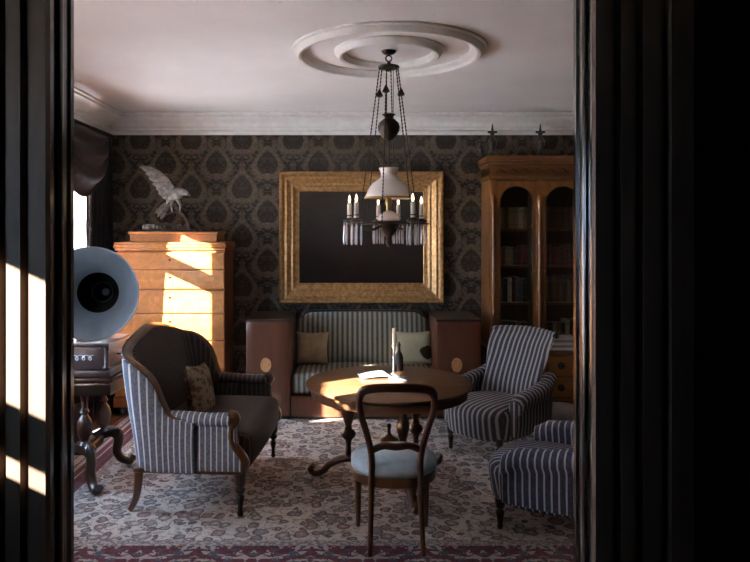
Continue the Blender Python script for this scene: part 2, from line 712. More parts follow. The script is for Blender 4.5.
# floor: boards as pieces
fl = struct(MB().box(HL, XR, HB, YB, -0.10, -0.03).build('floor', 'plank_wood'))
pw = 0.17
nb = int((XR - XL) / pw)
pw = (XR - XL) / nb
pl = MB().box(0.0015, pw - 0.0015, 0, YB - YN, -0.03, 0.0).build('plank', 'plank_wood', fl, bevel=0.002)
pl.location = (XL, YN, 0)
for i in range(1, nb):
    dup(pl, fl, (XL + i * pw, YN + 0, 0))
nh = 20
hw = (HR - HL) / nh
hp = MB().box(0.0015, hw - 0.0015, HB, YN, -0.03, 0.0).build('plank', 'plank_wood', fl)
hp.location = (HL, 0, 0)
for i in range(1, nh):
    dup(hp, fl, (HL + i * hw, 0, 0))

struct(MB().box(XL - 0.3, XR + 0.2, HB - 0.2, YB + 0.2, ZC, ZC + 0.15).build('ceiling', 'plaster'))
struct(MB().box(XL - 0.3, XR + 0.2, YB, YB + 0.2, -0.1, ZC).build('wall_back', 'damask'))
struct(MB().box(XR, XR + 0.2, YN, YB, -0.1, ZC).build('wall_right', 'damask_side'))
# left wall with three window openings
WZ0, WZ1 = 0.72, 2.45
WINS = [(2.10, 3.15), (3.75, 4.80), (5.42, 6.45)]
lw = MB()
ys = YN
for a, b in WINS:
    lw.box(XL - 0.3, XL, ys, a, -0.6, ZC)
    lw.box(XL - 0.3, XL, a, b, -0.6, WZ0)
    lw.box(XL - 0.3, XL, a, b, WZ1, ZC)
    ys = b
lw.box(XL - 0.3, XL, ys, YB, -0.6, ZC)
struct(lw.build('wall_left', 'damask_side'))
# door wall
dw = MB()
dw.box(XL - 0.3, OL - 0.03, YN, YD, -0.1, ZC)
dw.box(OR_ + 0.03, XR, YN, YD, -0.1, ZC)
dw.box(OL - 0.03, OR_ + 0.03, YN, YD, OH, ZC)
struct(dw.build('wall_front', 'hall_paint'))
# hall
HW = (0.84, 1.22, 1.565, 2.105)
hl = MB()
hl.box(HL - 0.05, HL, HB, HW[0], -0.1, ZC)
hl.box(HL - 0.05, HL, HW[1], YN, -0.1, ZC)
hl.box(HL - 0.05, HL, HW[0], HW[1], -0.1, HW[2])
hl.box(HL - 0.05, HL, HW[0], HW[1], HW[3], ZC)
struct(hl.build('wall_hall_left', 'hall_paint'))
struct(MB().box(HR, HR + 0.1, HB, YN, -0.1, ZC).build('wall_hall_right', 'hall_paint'))
struct(MB().box(HL - 0.05, HR + 0.1, HB - 0.1, HB, -0.1, ZC).build('wall_hall_rear', 'hall_paint'))
struct(MB().box(HL, HR, HB, YN, 2.86, 2.90).build('ceiling_hall', 'hall_paint'))


# crown mouldings and baseboards
def crown_profile():
    # (distance from wall, z below ceiling)
    pr = [(0, 0), (0.25, 0), (0.25, -0.018), (0.225, -0.022), (0.222, -0.040)]
    for k in range(7):
        t = k / 6 * PI / 2
        pr.append((0.205 - 0.125 * math.sin(t), -0.045 - 0.075 * (1 - math.cos(t))))
    pr += [(0.075, -0.125), (0.062, -0.135), (0.060, -0.150)]
    for k in range(5):
        t = k / 4 * PI / 2
        pr.append((0.052 - 0.030 * math.sin(t), -0.155 - 0.028 * (1 - math.cos(t))))
    pr += [(0.018, -0.195), (0, -0.195)]
    return pr


CP = crown_profile()


def run_trim(name, prof, z, pts, mat):
    """pts: corner list of inner wall line, mitred; each with inward normal pair"""
    mb = MB()
    rings = []
    for (x, y, nx, ny) in pts:
        rings.append([(x + nx * d, y + ny * d, z + h) for d, h in prof])
    mb.loft(rings)
    return struct(mb.build(name, mat))


run_trim('trim_1', CP, ZC, [(XL, YB, 1, -1), (XR, YB, -1, -1)], 'cornice')
run_trim('trim_2', CP, ZC, [(XL, YD, 1, 1), (XL, YB, 1, -1)], 'cornice')
run_trim('trim_3', CP, ZC, [(XR, YB, -1, -1), (XR, YD, -1, 1)], 'cornice')
run_trim('trim_4', CP, ZC, [(XR, YD, -1, 1), (XL, YD, 1, 1)], 'cornice')
BP = [(0, 0), (0.022, 0), (0.022, 0.13), (0.014, 0.15), (0.010, 0.17), (0, 0.175)]
run_trim('baseboard_back', BP, 0.0, [(XL, YB, 1, -1), (XR, YB, -1, -1)], 'black_wood')
run_trim('baseboard_left', BP, 0.0, [(XL, YD, 1, 1), (XL, YB, 1, -1)], 'black_wood')
run_trim('baseboard_right', BP, 0.0, [(XR, YB, -1, -1), (XR, YD, -1, 1)], 'black_wood')


# ceiling rosette
def torus_ring(mb, prof, seg=96):
    rings = []
    for k in range(seg):
        t = 2 * PI * k / seg
        rings.append([(r * math.cos(t), r * math.sin(t), z) for r, z in prof])
    mb.loft(rings, False, True)


ROS = (0.258, 4.52)
ros = thing('ceiling_rosette', 'round plaster ceiling rosette of two concentric moulded rings above the lamp', 'ceiling rosette', (ROS[0], ROS[1], ZC))
mb = MB()
torus_ring(mb, [(0.645, 0.002), (0.645, -0.012), (0.625, -0.016), (0.618, -0.034), (0.600, -0.050), (0.580, -0.046), (0.570, -0.030), (0.558, -0.024), (0.540, -0.018), (0.530, -0.008), (0.530, 0.002)])
mb.build('outer_ring', 'cornice', ros)
mb = MB()
torus_ring(mb, [(0.365, 0.002), (0.365, -0.010), (0.352, -0.018), (0.346, -0.034), (0.328, -0.046), (0.308, -0.040), (0.298, -0.022), (0.285, -0.014), (0.285, 0.002)])
mb.build('inner_ring', 'cornice', ros)

# door casing (hall side) and reveal lining with a bead
ZT = OH


def fluted(sgn, name):
    """pilaster casing on the hall face: raised fillets and deep grooves; sgn -1 left, +1 right"""
    x0 = OL if sgn < 0 else OR_
    prof = []   # (offset away from opening, projection toward hall)
    segs = [(-0.012, 0.030, 0.026), (0.030, 0.050, -0.006), (0.050, 0.085, 0.026), (0.085, 0.104, -0.006), (0.104, 0.150, 0.026), (0.150, 0.170, 0.000), (0.170, 0.226, 0.034)]
    poly = [(-0.012, 0.0)]
    for a, b, p in segs:
        poly += [(a + 0.0006, p), (b - 0.0006, p)]
    poly += [(0.226, -0.012), (-0.0, -0.012), (0.0, 0.001)]
    mb = MB()
    mb.prism(poly, lambda a, b, d: (x0 + sgn * a, YN - 0.012 - b, d), 0, OH + 0.2)
    return struct(mb.build(name, 'casing_wood'))


fluted(-1, 'trim_5')
fluted(1, 'trim_6')
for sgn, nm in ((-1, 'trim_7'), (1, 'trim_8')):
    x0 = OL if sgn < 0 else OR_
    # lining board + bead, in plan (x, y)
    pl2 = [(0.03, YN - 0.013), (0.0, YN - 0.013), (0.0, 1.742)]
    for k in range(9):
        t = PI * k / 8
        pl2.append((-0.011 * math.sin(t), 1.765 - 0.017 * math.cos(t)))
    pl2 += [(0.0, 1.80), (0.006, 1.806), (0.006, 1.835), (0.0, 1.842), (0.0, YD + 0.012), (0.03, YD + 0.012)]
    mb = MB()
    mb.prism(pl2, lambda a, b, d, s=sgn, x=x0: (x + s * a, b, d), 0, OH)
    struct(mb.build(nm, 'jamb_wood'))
struct(MB().box(OL - 0.03, OR_ + 0.03, YN - 0.013, YD + 0.012, OH, OH + 0.03).build('trim_9', 'jamb_wood'))
struct(MB().box(OL, OR_, YN - 0.03, YD + 0.03, 0, 0.012).build('trim_10', 'jamb_wood', bevel=0.004))


# windows
def window(n, y0, y1, z0, z1, xw, trans, depth=0.06):
    root = bpy.data.objects.new('window_%d' % n, None)
    COL.objects.link(root)
    root.location = (xw, (y0 + y1) / 2, z0)
    struct(root)
    w, h = y1 - y0, z1 - z0
    mb = MB()
    f = 0.05
    mb.box(0, depth, -w / 2, -w / 2 + f, 0, h)
    mb.box(0, depth, w / 2 - f, w / 2, 0, h)
    mb.box(0, depth, -w / 2 + f, w / 2 - f, 0, f)
    mb.box(0, depth, -w / 2 + f, w / 2 - f, h - f, h)
    mb.build('window_frame', 'paper_white', root, bevel=0.004)
    MB().box(0, depth, -w / 2 + f, w / 2 - f, trans[0] - z0, trans[1] - z0).build('transom', 'paper_white', root, bevel=0.004)
    for (a, b) in ((f, trans[0] - z0), (trans[1] - z0, h - f)):
        MB().box(depth / 2 - 0.002, depth / 2 + 0.002, -w / 2 + f, w / 2 - f, a, b).build('pane', 'pane_glass', root)
    if n < 4:
        MB().box(depth, 0.33, -w / 2 - 0.03, w / 2 + 0.03, -0.035, -0.0).build('window_sill', 'paper_white', root, bevel=0.005)
    return root


for i, (a, b) in enumerate(WINS):
    window(i + 1, a, b, WZ0, WZ1, XL - 0.26, (1.83, 1.985) if i else (1.76, 1.89))

root = bpy.data.objects.new('window_4', None)
COL.objects.link(root)
struct(root)
root.location = (HL - 0.04, (HW[0] + HW[1]) / 2, HW[2])
hh = (HW[1] - HW[0]) / 2
MB().box(0, 0.03, -hh, hh, 0.065, 0.185).build('transom', 'hall_paint', root)
MB().box(0.012, 0.016, -hh, hh, 0.0, 0.065).build('pane', 'pane_glass', root)
MB().box(0.012, 0.016, -hh, hh, 0.185, HW[3] - HW[2]).build('pane', 'pane_glass', root)


# ------------------------------------------------------------------ curtains
def drape(name, label, y0, y1, z0, z1, x, mat='drape', folds=5, amp=0.035, pinch=None, cat='curtain'):
    """hanging cloth along the left wall; pinch(z)-> (y0,y1) narrowing"""
    mb = MB()

    def fn(u, v):
        z = lerp(z0, z1, v)
        a, b = (y0, y1) if pinch is None else pinch(v)
        y = lerp(a, b, u)
        k = 0.35 + 0.65 * (1 - v) ** 0.5
        return (x + amp * k * math.sin(u * folds * 2 * PI + 0.6 * math.sin(v * 4)) + 0.004 * math.sin(u * 23 + v * 9), y, z)
    mb.grid(fn, folds * 10, 26)
    o = mb.build(name, mat, None, solid=0.005, angle=80)
    return tag(o, label, cat)


def swag(name, label, y0, y1, ztop, drop, x):
    mb = MB()

    def fn(u, v):
        y = lerp(y0, y1, u)
        s = 4 * u * (1 - u)
        z = ztop - v * (0.10 + (drop - 0.10) * s ** 0.75)
        fold = 0.030 * math.sin(v * 6 * PI) * (0.35 + 0.65 * s) + 0.10 * math.sin(v * PI) * s
        return (x + fold + 0.02 * s, y, z)
    mb.grid(fn, 40, 48)
    o = mb.build(name, 'drape', None, solid=0.005, angle=80)
    return tag(o, label, 'curtain swag')


CX = XL + 0.085
# far window (the one in view)
swag('curtain_swag', 'dark draped swag across the top of the window in the far left corner', 5.36, 6.62, 2.68, 0.62, CX + 0.07)
drape('long_drape', 'long dark drape hanging in the far left room corner beside the chest', 6.33, 6.98, 0.02, 2.70, CX + 0.0, folds=6)
drape('sheer_curtain', 'white sheer curtain glowing in the window below the dark swag', 5.96, 6.42, 0.10, 2.60, XL + 0.03, 'sheer', 7, 0.02,
      pinch=lambda v: (lerp(6.05, 5.94, v), 6.42))
drape('long_drape', 'narrow dark drape on the near side of the far left window', 5.30, 5.60, 0.02, 2.70, CX, folds=4)
# two nearer windows, out of sight: curtains added to shape the sunlight
drape('long_drape', 'unseen dark drape added to block sun on the near side of the middle left window', 3.62, 4.22, 0.02, 2.70, CX, folds=5)
drape('long_drape', 'unseen dark drape added to block sun on the far side of the middle left window', 4.79, 5.04, 0.02, 2.70, CX, folds=4)
swag('curtain_swag', 'unseen dark draped swag added to block sun over the middle left window', 3.66, 5.12, 2.68, 0.96, CX + 0.07)
drape('long_drape', 'unseen dark drape added to block sun on the near side of the window beside the doorway', 1.98, 2.14, 0.02, 2.70, CX, folds=3)
drape('long_drape', 'unseen dark drape added to block sun on the far side of the window beside the doorway', 3.08, 3.36, 0.02, 2.70, CX, folds=4)
drape('sheer_curtain', 'unseen white sheer half curtain added to diffuse the sun across the window beside the doorway', 2.145, 3.13, 0.30, 1.79, XL + 0.026, 'sheer', 13, 0.02)  # unseen sheers from here on, added to soften and limit direct sun
drape('sheer_curtain', 'unseen white sheer curtain strip added to narrow the sunlight on the near side of the window beside the doorway', 2.10, 2.56, 1.80, 2.60, XL + 0.012, 'sheer', 5, 0.008)
drape('sheer_curtain', 'unseen white sheer curtain strip added to narrow the sunlight on the far side of the window beside the doorway', 3.01, 3.12, 1.80, 2.60, XL + 0.012, 'sheer', 4, 0.008)
drape('sheer_curtain', 'unseen short white sheer valance added to cut off high sun at the top of the window beside the doorway', 2.52, 3.05, 2.03, 2.60, XL + 0.035, 'sheer', 4, 0.008)
for k, (a, b) in enumerate(((1.95, 3.36), (3.58, 5.02), (5.26, 7.0))):
    o = MB().tube([(CX + 0.03, a, 2.72), (CX + 0.03, b, 2.72)], 0.016, 10).build('curtain_rod', 'dark_bronze')
    tag(o, ['dark curtain rod over the window beside the doorway', 'dark curtain rod over the middle left window', 'dark curtain rod over the window in the far left corner'][k], 'curtain rod')

# ------------------------------------------------------------------ carpet
carpet = MB().box(-2.22, 2.22, -1.645, 1.645, 0.0, 0.012).build('carpet', 'carpet', bevel=0.003)
carpet.location = (0.10, 5.115, 0.0005)
tag(carpet, 'large cream floral carpet with a red patterned border under all the seating', 'carpet')
CZ = 0.0128

# ------------------------------------------------------------------ tall chest of drawers
CH = (-1.72, 6.50)      # centre x, front y
ch = thing('chest_of_drawers', 'tall golden veneered chest of drawers with sunlit front against the wallpaper', 'chest of drawers', (CH[0], CH[1], CZ))
W2 = 0.525
MB().box(-W2 + 0.02, W2 - 0.0, 0.012, 0.50, 0.10, 1.56).build('body', 'chest_dark', ch, bevel=0.006)
mb = MB()
for z0, z1, e in ((1.56, 1.585, 0.004), (1.585, 1.615, 0.016), (1.615, 1.64, 0.010)):
    mb.box(-W2 - e, W2 + e, -e, 0.51, z0, z1)
mb.build('cornice', 'chest_wood', ch, bevel=0.007)
mb = MB().box(-W2 + 0.12, W2 - 0.09, 0.06, 0.47, 1.64, 1.715)
mb.box(-W2 + 0.105, W2 - 0.075, 0.045, 0.48, 1.715, 1.74)
mb.build('top_tier', 'chest_wood', ch, bevel=0.006)
zs = [1.555, 1.382, 1.192, 0.965, 0.72, 0.45, 0.16]
zs = [1.545, 1.378, 1.186, 0.957, 0.70, 0.43, 0.16]
for k in range(6):
    d = MB().box(-W2 + 0.004, W2 - 0.004, -0.014, 0.014, zs[k + 1] + 0.006, zs[k] - 0.004).build('drawer', 'chest_wood', ch, bevel=0.006)
    m2 = MB()
    m2.tube([(0, -0.0185, zs[k] - 0.075), (0, -0.013, zs[k] - 0.075)], 0.013, 12)
    m2.build('keyhole_plate', 'black_wood', d)
mb = MB().box(-W2 - 0.015, W2 + 0.015, -0.012, 0.505, 0.06, 0.155)
mb.build('plinth', 'chest_dark', ch, bevel=0.006)
for sx in (-1, 1):
    for y in (0.05, 0.44):
        MB().lathe([(0.030, 0), (0.042, 0.02), (0.046, 0.04), (0.036, 0.06)], (sx * (W2 - 0.06), y, 0), 14).build('foot', 'black_wood', ch)

# ------------------------------------------------------------------ mounted bird
BX, BY, BZ = -1.835, 6.74, 1.7405 + CZ
bird = thing('mounted_bird', 'grey mounted bird with one wing raised, perched on a branch atop the chest', 'bird figure', (BX, BY, BZ))


def bp(px, py, y=0.0):       # read off the photo at this depth, metres from the base
    return Vector(((px - 165) * 0.00993, y, (233.5 - py) * 0.00993))


mb = MB()
path = spline([bp(166, 206, 0.02), bp(169, 201, 0.01), bp(173, 197, 0), bp(178, 195, -0.01), bp(182, 194.0, -0.02), bp(186, 195.0, -0.025), bp(188.4, 197.2, -0.03)], 4)
rad = [interp([(0, 0.006), (0.25, 0.045), (0.5, 0.058), (0.68, 0.040), (0.80, 0.030), (0.9, 0.024), (1, 0.003)], i / (len(path) - 1)) for i in range(len(path))]
mb.tube(path, rad, 14)
body = mb.build('body', 'feather_grey', bird, angle=80)
mb = MB().tube([bp(187, 196, -0.028), bp(190, 197.0, -0.032), bp(191.3, 199.0, -0.034)], [0.011, 0.007, 0.001], 8)
mb.build('beak', 'black_wood', bird)
# raised wing of overlapping feathers
shoulder = bp(174, 196, -0.03)
tips = [(138, 168, 0.05), (141, 170, 0.03), (145, 175, 0.02), (149, 180, 0.01), (153, 186, 0.0), (157, 191, -0.01), (160, 196, -0.015), (164, 200, -0.02)]
for i, (px, py, yy) in enumerate(tips):
    root_p = bp(174 - i * 0.7, 190 + i * 1.2, -0.03 - 0.003 * i)
    tip = bp(px, py, yy - 0.006 * i)
    d = tip - root_p
    pts = [root_p + d * t + Vector((0, 0, 0.045 * math.sin(t * PI) * (1 - i / 9))) for t in (0, 0.2, 0.45, 0.7, 0.9, 1.0)]
    rr = [(0.016, 0.004), (0.030, 0.005), (0.034, 0.005), (0.030, 0.004), (0.018, 0.003), (0.003, 0.001)]
    MB().tube(pts, [(a, b) for a, b in rr], 10, flat=(0, 1, 0)).build('wing_feather', 'feather_grey', bird, angle=80)
for i, (px, py) in enumerate(((156, 219), (159, 221), (153, 215))):      # tail and folded far wing
    a, b = bp(169, 202, 0.03 + 0.012 * i), bp(px, py, 0.05 + 0.015 * i)
    MB().tube([a, a.lerp(b, 0.4), a.lerp(b, 0.8), b], [(0.012, 0.005), (0.025, 0.005), (0.022, 0.004), (0.006, 0.002)], 10, flat=(0, 1, 0)).build('tail_feather', 'feather_dark', bird, angle=80)
for (a, b, c) in ((bp(172, 202), bp(171, 207), bp(172.5, 214.5)), (bp(177, 201), bp(180.5, 207), bp(179.5, 214.0))):
    MB().tube([a, b, c], [0.020, 0.013, 0.006], 8).build('leg', 'feather_grey', bird)
mb = MB().tube(spline([bp(166, 217), bp(172, 214.5), bp(179, 214), bp(184, 218), bp(187, 224), bp(188, 231.5)], 5), [0.007 + 0.0004 * i for i in range(26)], 8)
mb.build('branch', 'branch_wood', bird)
MB().rbox((0.02, 0, 0.012), (0.27, 0.10, 0.012), 0.008, 4).build('base', 'black_wood', bird)
for i in range(9):
    px = 146 + i * 4.1
    s = 0.020 + 0.014 * random.random()
    MB().rbox((*bp(px, 229, random.uniform(-0.05, 0.03))[:2], 0.023 + s * 0.8), (s * 0.9, s, s), s * 0.75, 4, warp=lambda q: (q[0], q[1], q[2] + 0.15 * (q[0] % 0.03))).build('rock', 'stone' if i < 4 else 'feather_dark', bird)

# ------------------------------------------------------------------ picture
PX0, PX1, PZ0, PZ1 = -0.725, 0.962, 1.02, 2.372
PYW = YB
pc = ((PX0 + PX1) / 2, (PZ0 + PZ1) / 2)
pic = thing('framed_painting', 'large dark oil painting in a broad gilt frame on the back wall', 'painting', (pc[0], PYW, pc[1]))
hw_, hh_ = (PX1 - PX0) / 2, (PZ1 - PZ0) / 2
# frame profile: (inset from outer edge, projection)
fp = [(0, 0.001), (0, 0.075), (0.012, 0.088), (0.030, 0.085), (0.042, 0.065), (0.052, 0.058), (0.075, 0.062), (0.100, 0.045), (0.120, 0.032), (0.135, 0.036), (0.150, 0.030), (0.160, 0.020), (0.188, 0.014), (0.195, 0.020), (0.205, 0.012), (0.205, 0.001)]
corners = [(-1, -1), (1, -1), (1, 1), (-1, 1)]
fr_root = None
for k in range(4):
    a, b = corners[k], corners[(k + 1) % 4]
    mb = MB()
    rings = []
    for (sx, sz) in (a, b):
        rings.append([(sx * (hw_ - i), -p, sz * (hh_ - i)) for i, p in fp])
    mb.loft(rings)
    mb.build('frame_side', 'gilt', pic, angle=25)
MB().box(-hw_ + 0.2, hw_ - 0.2, -0.013, -0.004, -hh_ + 0.2, hh_ - 0.2).build('canvas', 'painting', pic)

# ------------------------------------------------------------------ bookcase
BC = (1.36, 2.33)
BF = 6.62
bc = thing('bookcase', 'tall golden wood bookcase with arched glass doors and finials on top', 'bookcase', (0, 0, CZ))
x0, x1 = BC
xm = (x0 + x1) / 2
MB().box(x0, x0 + 0.03, BF + 0.03, 7.04, 0.62, 2.36).build('side_panel', 'case_wood', bc)
MB().box(x1 - 0.03, x1, BF + 0.03, 7.04, 0.62, 2.36).build('side_panel', 'case_wood', bc)
MB().box(x0 + 0.03, x1 - 0.03, 7.02, 7.035, 0.62, 2.36).build('back_panel', 'mahogany', bc)
MB().box(xm - 0.012, xm + 0.012, BF + 0.06, 7.02, 0.64, 2.34).build('divider', 'case_wood', bc)
MB().box(x0 + 0.03, x1 - 0.03, BF + 0.03, 7.02, 2.33, 2.36).build('top_panel', 'case_wood', bc)
SHZ = [0.645, 1.04, 1.405, 1.77]
for z in SHZ:
    for (a, b) in ((x0 + 0.03, xm - 0.012), (xm + 0.012, x1 - 0.03)):
        MB().box(a, b, BF + 0.075, 7.02, z - 0.022, z).build('shelf', 'case_wood', bc)
# face posts and colonnettes
for xc in (x0 + 0.035, xm, x1 - 0.035):
    MB().box(xc - 0.030, xc + 0.030, BF, BF + 0.03, 0.62, 2.36).build('post', 'case_wood', bc, bevel=0.003)
    mb = MB().lathe([(0.020, 0.64), (0.026, 0.66), (0.018, 0.69), (0.017, 1.1), (0.021, 1.14), (0.026, 1.17), (0.021, 1.20), (0.019, 1.24), (0.017, 1.75), (0.016, 1.93), (0.022, 1.95), (0.016, 1.97), (0.027, 2.02), (0.03, 2.06), (0.014, 2.10)], (xc, BF - 0.012, 0), 14)
    mb.build('colonnette', 'case_wood', bc)
# cornice
mb = MB().box(x0 - 0.01, x1 + 0.01, BF - 0.02, 7.04, 2.245, 2.27)
mb.box(x0 - 0.03, x1 + 0.03, BF - 0.045, 7.04, 2.27, 2.295)
mb.build('lower_moulding', 'case_rail', bc, bevel=0.006)
MB().box(x0, x1, BF - 0.012, 7.04, 2.295, 2.375).build('frieze', 'case_rail', bc)
mb = MB().box(x0 - 0.02, x1 + 0.02, BF - 0.03, 7.04, 2.375, 2.40)
mb.box(x0 - 0.03, x1 + 0.03, BF - 0.04, 7.04, 2.40, 2.43)
mb.box(x0 - 0.04, x1 + 0.04, BF - 0.055, 7.04, 2.43, 2.475)
mb.build('cornice', 'case_rail', bc, bevel=0.008)
for i in range(7):       # carved bosses along the frieze
    xx = x0 + 0.12 + i * (x1 - x0 - 0.24) / 6
    MB().tube([(xx - 0.05, BF - 0.014, 2.335), (xx - 0.02, BF - 0.022, 2.352), (xx, BF - 0.026, 2.335), (xx + 0.02, BF - 0.022, 2.318), (xx + 0.05, BF - 0.014, 2.335)], [0.004, 0.009, 0.014, 0.009, 0.004], 8).build('carving', 'mahogany', bc)
FPF = [(0.022, 0), (0.030, 0.012), (0.012, 0.03), (0.016, 0.05), (0.030, 0.075), (0.034, 0.095), (0.020, 0.12), (0.010, 0.14), (0.018, 0.155), (0.010, 0.17), (0.004, 0.215), (0.0, 0.225)]
for (xx, yy, s) in ((x0 - 0.02, 6.96, 1.1), (x0 + 0.02, BF - 0.03, 1.4), (xm, BF - 0.03, 1.4), (x1 - 0.01, BF - 0.03, 1.4)):
    f = MB().lathe([(r * s, z * s) for r, z in FPF], (xx, yy, 2.475), 14).build('finial', 'black_wood', bc)
    MB().tube([(xx - 0.045, yy, 2.475 + 0.165 * s), (xx + 0.045, yy, 2.475 + 0.165 * s)], [0.012, 0.012], 8).build('finial_arm', 'black_wood', f)
# arched doors


def arch_door(xa, xb, z0, z1):
    w = xb - xa
    st = 0.034
    mb = MB()
    ia, ib = xa + st, xb - st
    cx, r = (ia + ib) / 2, (ib - ia) / 2
    zsp = z1 - 0.05 - r * 1.0
    inner = [(ia, z0 + 0.10)]
    n = 14
    for k in range(n + 1):
        t = PI - PI * k / n
        inner.append((cx + r * math.cos(t), zsp + r * math.sin(t)))
    inner.append((ib, z0 + 0.10))
    outer = [(xa, z0)]
    for k in range(n + 1):
        outer.append((xa + w * k / n, z1))
    outer.append((xb, z0))
    y0_, y1_ = BF + 0.004, BF + 0.03
    V, F = [], []
    for y in (y0_, y1_):
        V += [(a, y, b) for a, b in outer] + [(a, y, b) for a, b in inner]
    m = len(outer)
    for i in range(m):
        j = (i + 1) % m
        F.append((i, j, m + j, m + i))
        F.append((2 * m + i, 3 * m + i, 3 * m + j, 2 * m + j))
        F.append((i, 2 * m + i, 2 * m + j, j))
        F.append((m + i, m + j, 3 * m + j, 3 * m + i))
    mb.add(V, F)
    d = mb.build('door', 'case_wood', bc, bevel=0.003, angle=30)
    b2 = MB()
    b2.tube([(a, BF + 0.002, b) for a, b in inner], 0.006, 8, closed=True)
    b2.build('arch_moulding', 'gilt_walnut', d)
    poly = inner
    p = MB().prism(poly, lambda a, b, q: (a, q, b), BF + 0.016, BF + 0.019)
    p.build('pane', 'case_glass', d)
    MB().tube([((ia + xa) / 2 if xa > xm - 0.1 else (ib + xb) / 2, BF - 0.004, 1.36), ((ia + xa) / 2 if xa > xm - 0.1 else (ib + xb) / 2, BF + 0.004, 1.36)], 0.010, 10).build('keyhole', 'brass', d)


arch_door(x0 + 0.066, xm - 0.031, 0.64, 2.235)
arch_door(xm + 0.031, x1 - 0.066, 0.64, 2.235)
# base cabinet with drawers
BB = 6.42
MB().box(x0 - 0.03, x1 + 0.03, BB + 0.02, 7.035, 0.12, 0.585).build('base_body', 'case_wood', bc)
MB().box(x0 - 0.055, x1 + 0.055, BB - 0.02, 7.035, 0.585, 0.62).build('base_top', 'case_rail', bc, bevel=0.008)
mb = MB().box(x0 - 0.05, x1 + 0.05, BB - 0.015, 7.035, 0.07, 0.15)
mb.build('plinth', 'case_rail', bc, bevel=0.008)
for (a, b) in ((x0, xm - 0.02), (xm + 0.02, x1)):
    for (za, zb) in ((0.175, 0.355), (0.38, 0.565)):
        d = MB().box(a + 0.01, b - 0.01, BB + 0.002, BB + 0.03, za, zb).build('drawer', 'chest_wood', bc, bevel=0.006)  # brighter wood than the case, a sunlit glow put into the colour
        for t in (0.28, 0.72) if a > xm else (0.25, 0.72):
            kx = lerp(a, b, t)
            k = MB()
            k.M = Matrix.Translation((kx, BB + 0.004, (za + zb) / 2)) @ Matrix.Rotation(PI / 2, 4, 'X')
            k.lathe([(0.034, 0.0), (0.034, 0.004), (0.012, 0.008), (0.010, 0.02), (0.021, 0.028), (0.018, 0.042), (0.004, 0.048)], (0, 0, 0), 16)
            k.build('knob', 'dark_bronze', d)
for sx in (x0 + 0.03, xm, x1 - 0.03):
    for yy in (BB + 0.06, 6.97):
        MB().lathe([(0.032, 0), (0.048, 0.025), (0.048, 0.045), (0.036, 0.07)], (sx, yy, 0), 14).build('foot', 'black_wood', bc)

# books
bind = ['dark brown', 'tan', 'red', 'dark green', 'cream', 'blackish brown', 'ochre brown', 'slate grey']
ordn = ['first', 'second', 'third', 'fourth', 'fifth', 'sixth', 'seventh', 'eighth', 'ninth', 'tenth', 'eleventh', 'twelfth', 'thirteenth', 'fourteenth', 'fifteenth', 'sixteenth']
shn = ['lowest', 'third', 'second', 'top']
bmesh_cache = {}


def make_book(i, w, h, d):
    """spine to -y"""
    mb = MB()
    pr = []
    for k in range(7):
        t = PI * k / 6
        pr.append((-w / 2 * math.cos(t), -0.006 * math.sin(t)))
    pr += [(w / 2, d), (w / 2 - 0.003, d), (w / 2 - 0.003, 0.006), (-w / 2 + 0.003, 0.006), (-w / 2 + 0.003, d), (-w / 2, d)]
    mb.prism(pr, lambda a, b, q: (a, b, q), 0, h)
    return mb


for di, (a, b) in enumerate(((x0 + 0.04, xm - 0.02), (xm + 0.02, x1 - 0.04))):
    for si, z in enumerate(SHZ):
        x = a + 0.01 + (0.02 if si == 3 else 0.0)
        i = 0
        hbase = [0.20, 0.245, 0.20, 0.215][si]
        while x < b - 0.05 and i < 15:
            w = random.uniform(0.024, 0.045)
            h = hbase * random.uniform(0.86, 1.08) if si != 3 else hbase * random.uniform(0.97, 1.03)
            ci = random.choice([0, 1, 5, 6, 3, 7, 4]) if si < 3 else random.choice([1, 6, 1, 4, 0])
            if si == 2 and di == 0 and i in (7, 8):
                ci = 2
            if di == 1 and si == 2:
                ci = random.choice([2, 0, 5])
            if di == 1 and si in (1, 3):
                ci = random.choice([0, 5, 6])
            lean = 0.0
            if si == 2 and di == 0 and i >= 6:
                lean = random.uniform(0.05, 0.14)
            o = make_book(i, w, h, 0.16).build('book', 'binding_%d' % ci)
            sub = MB().box(-w / 2 + 0.0035, w / 2 - 0.0035, 0.007, 0.155, 0.004, h - 0.004).build('pages', 'paper_white', o)
            for zz in (0.2, 0.8):
                MB().box(-w / 2 * 0.8, w / 2 * 0.8, -0.0072, -0.003, h * zz, h * zz + 0.005).build('spine_band', 'gilt', o)
            o.location = (x + w / 2 + h * math.sin(lean) * 0.0, 6.80 + random.uniform(0, 0.02), z + 0.0005 + CZ)
            o.rotation_euler = (0, lean, 0)
            if lean:
                o.location.z += w / 2 * math.sin(lean)
            tag(o, '%s book, %s from the left on the %s shelf behind the %s bookcase door' % (bind[ci], ordn[i], shn[si], ('left', 'right')[di]), 'book', 'books in the glazed bookcase')
            x += w + (0.004 if not lean else 0.012)
            i += 1

# pile of papers on the base ledge
for k in range(5):
    o = MB().box(-0.12 + 0.006 * (k % 2), 0.12, -0.085, 0.085, 0, 0.024).build('bound_volume', 'paper_white' if k % 2 == 0 else 'cushion_beige', bevel=0.002)
    o.location = (2.01 + 0.008 * (k % 3), 6.495, 0.6205 + CZ + k * 0.0245)
    o.rotation_euler = (0, 0, 0.05 * ((k * 7) % 5 - 2))
    tag(o, ['pale', 'beige', 'pale', 'beige', 'pale'][k] + ' flat volume, ' + ['lowest', 'second from the bottom', 'middle one', 'second from the top', 'topmost'][k] + ' of the pile on the bookcase ledge', 'book', 'pile on the bookcase ledge')

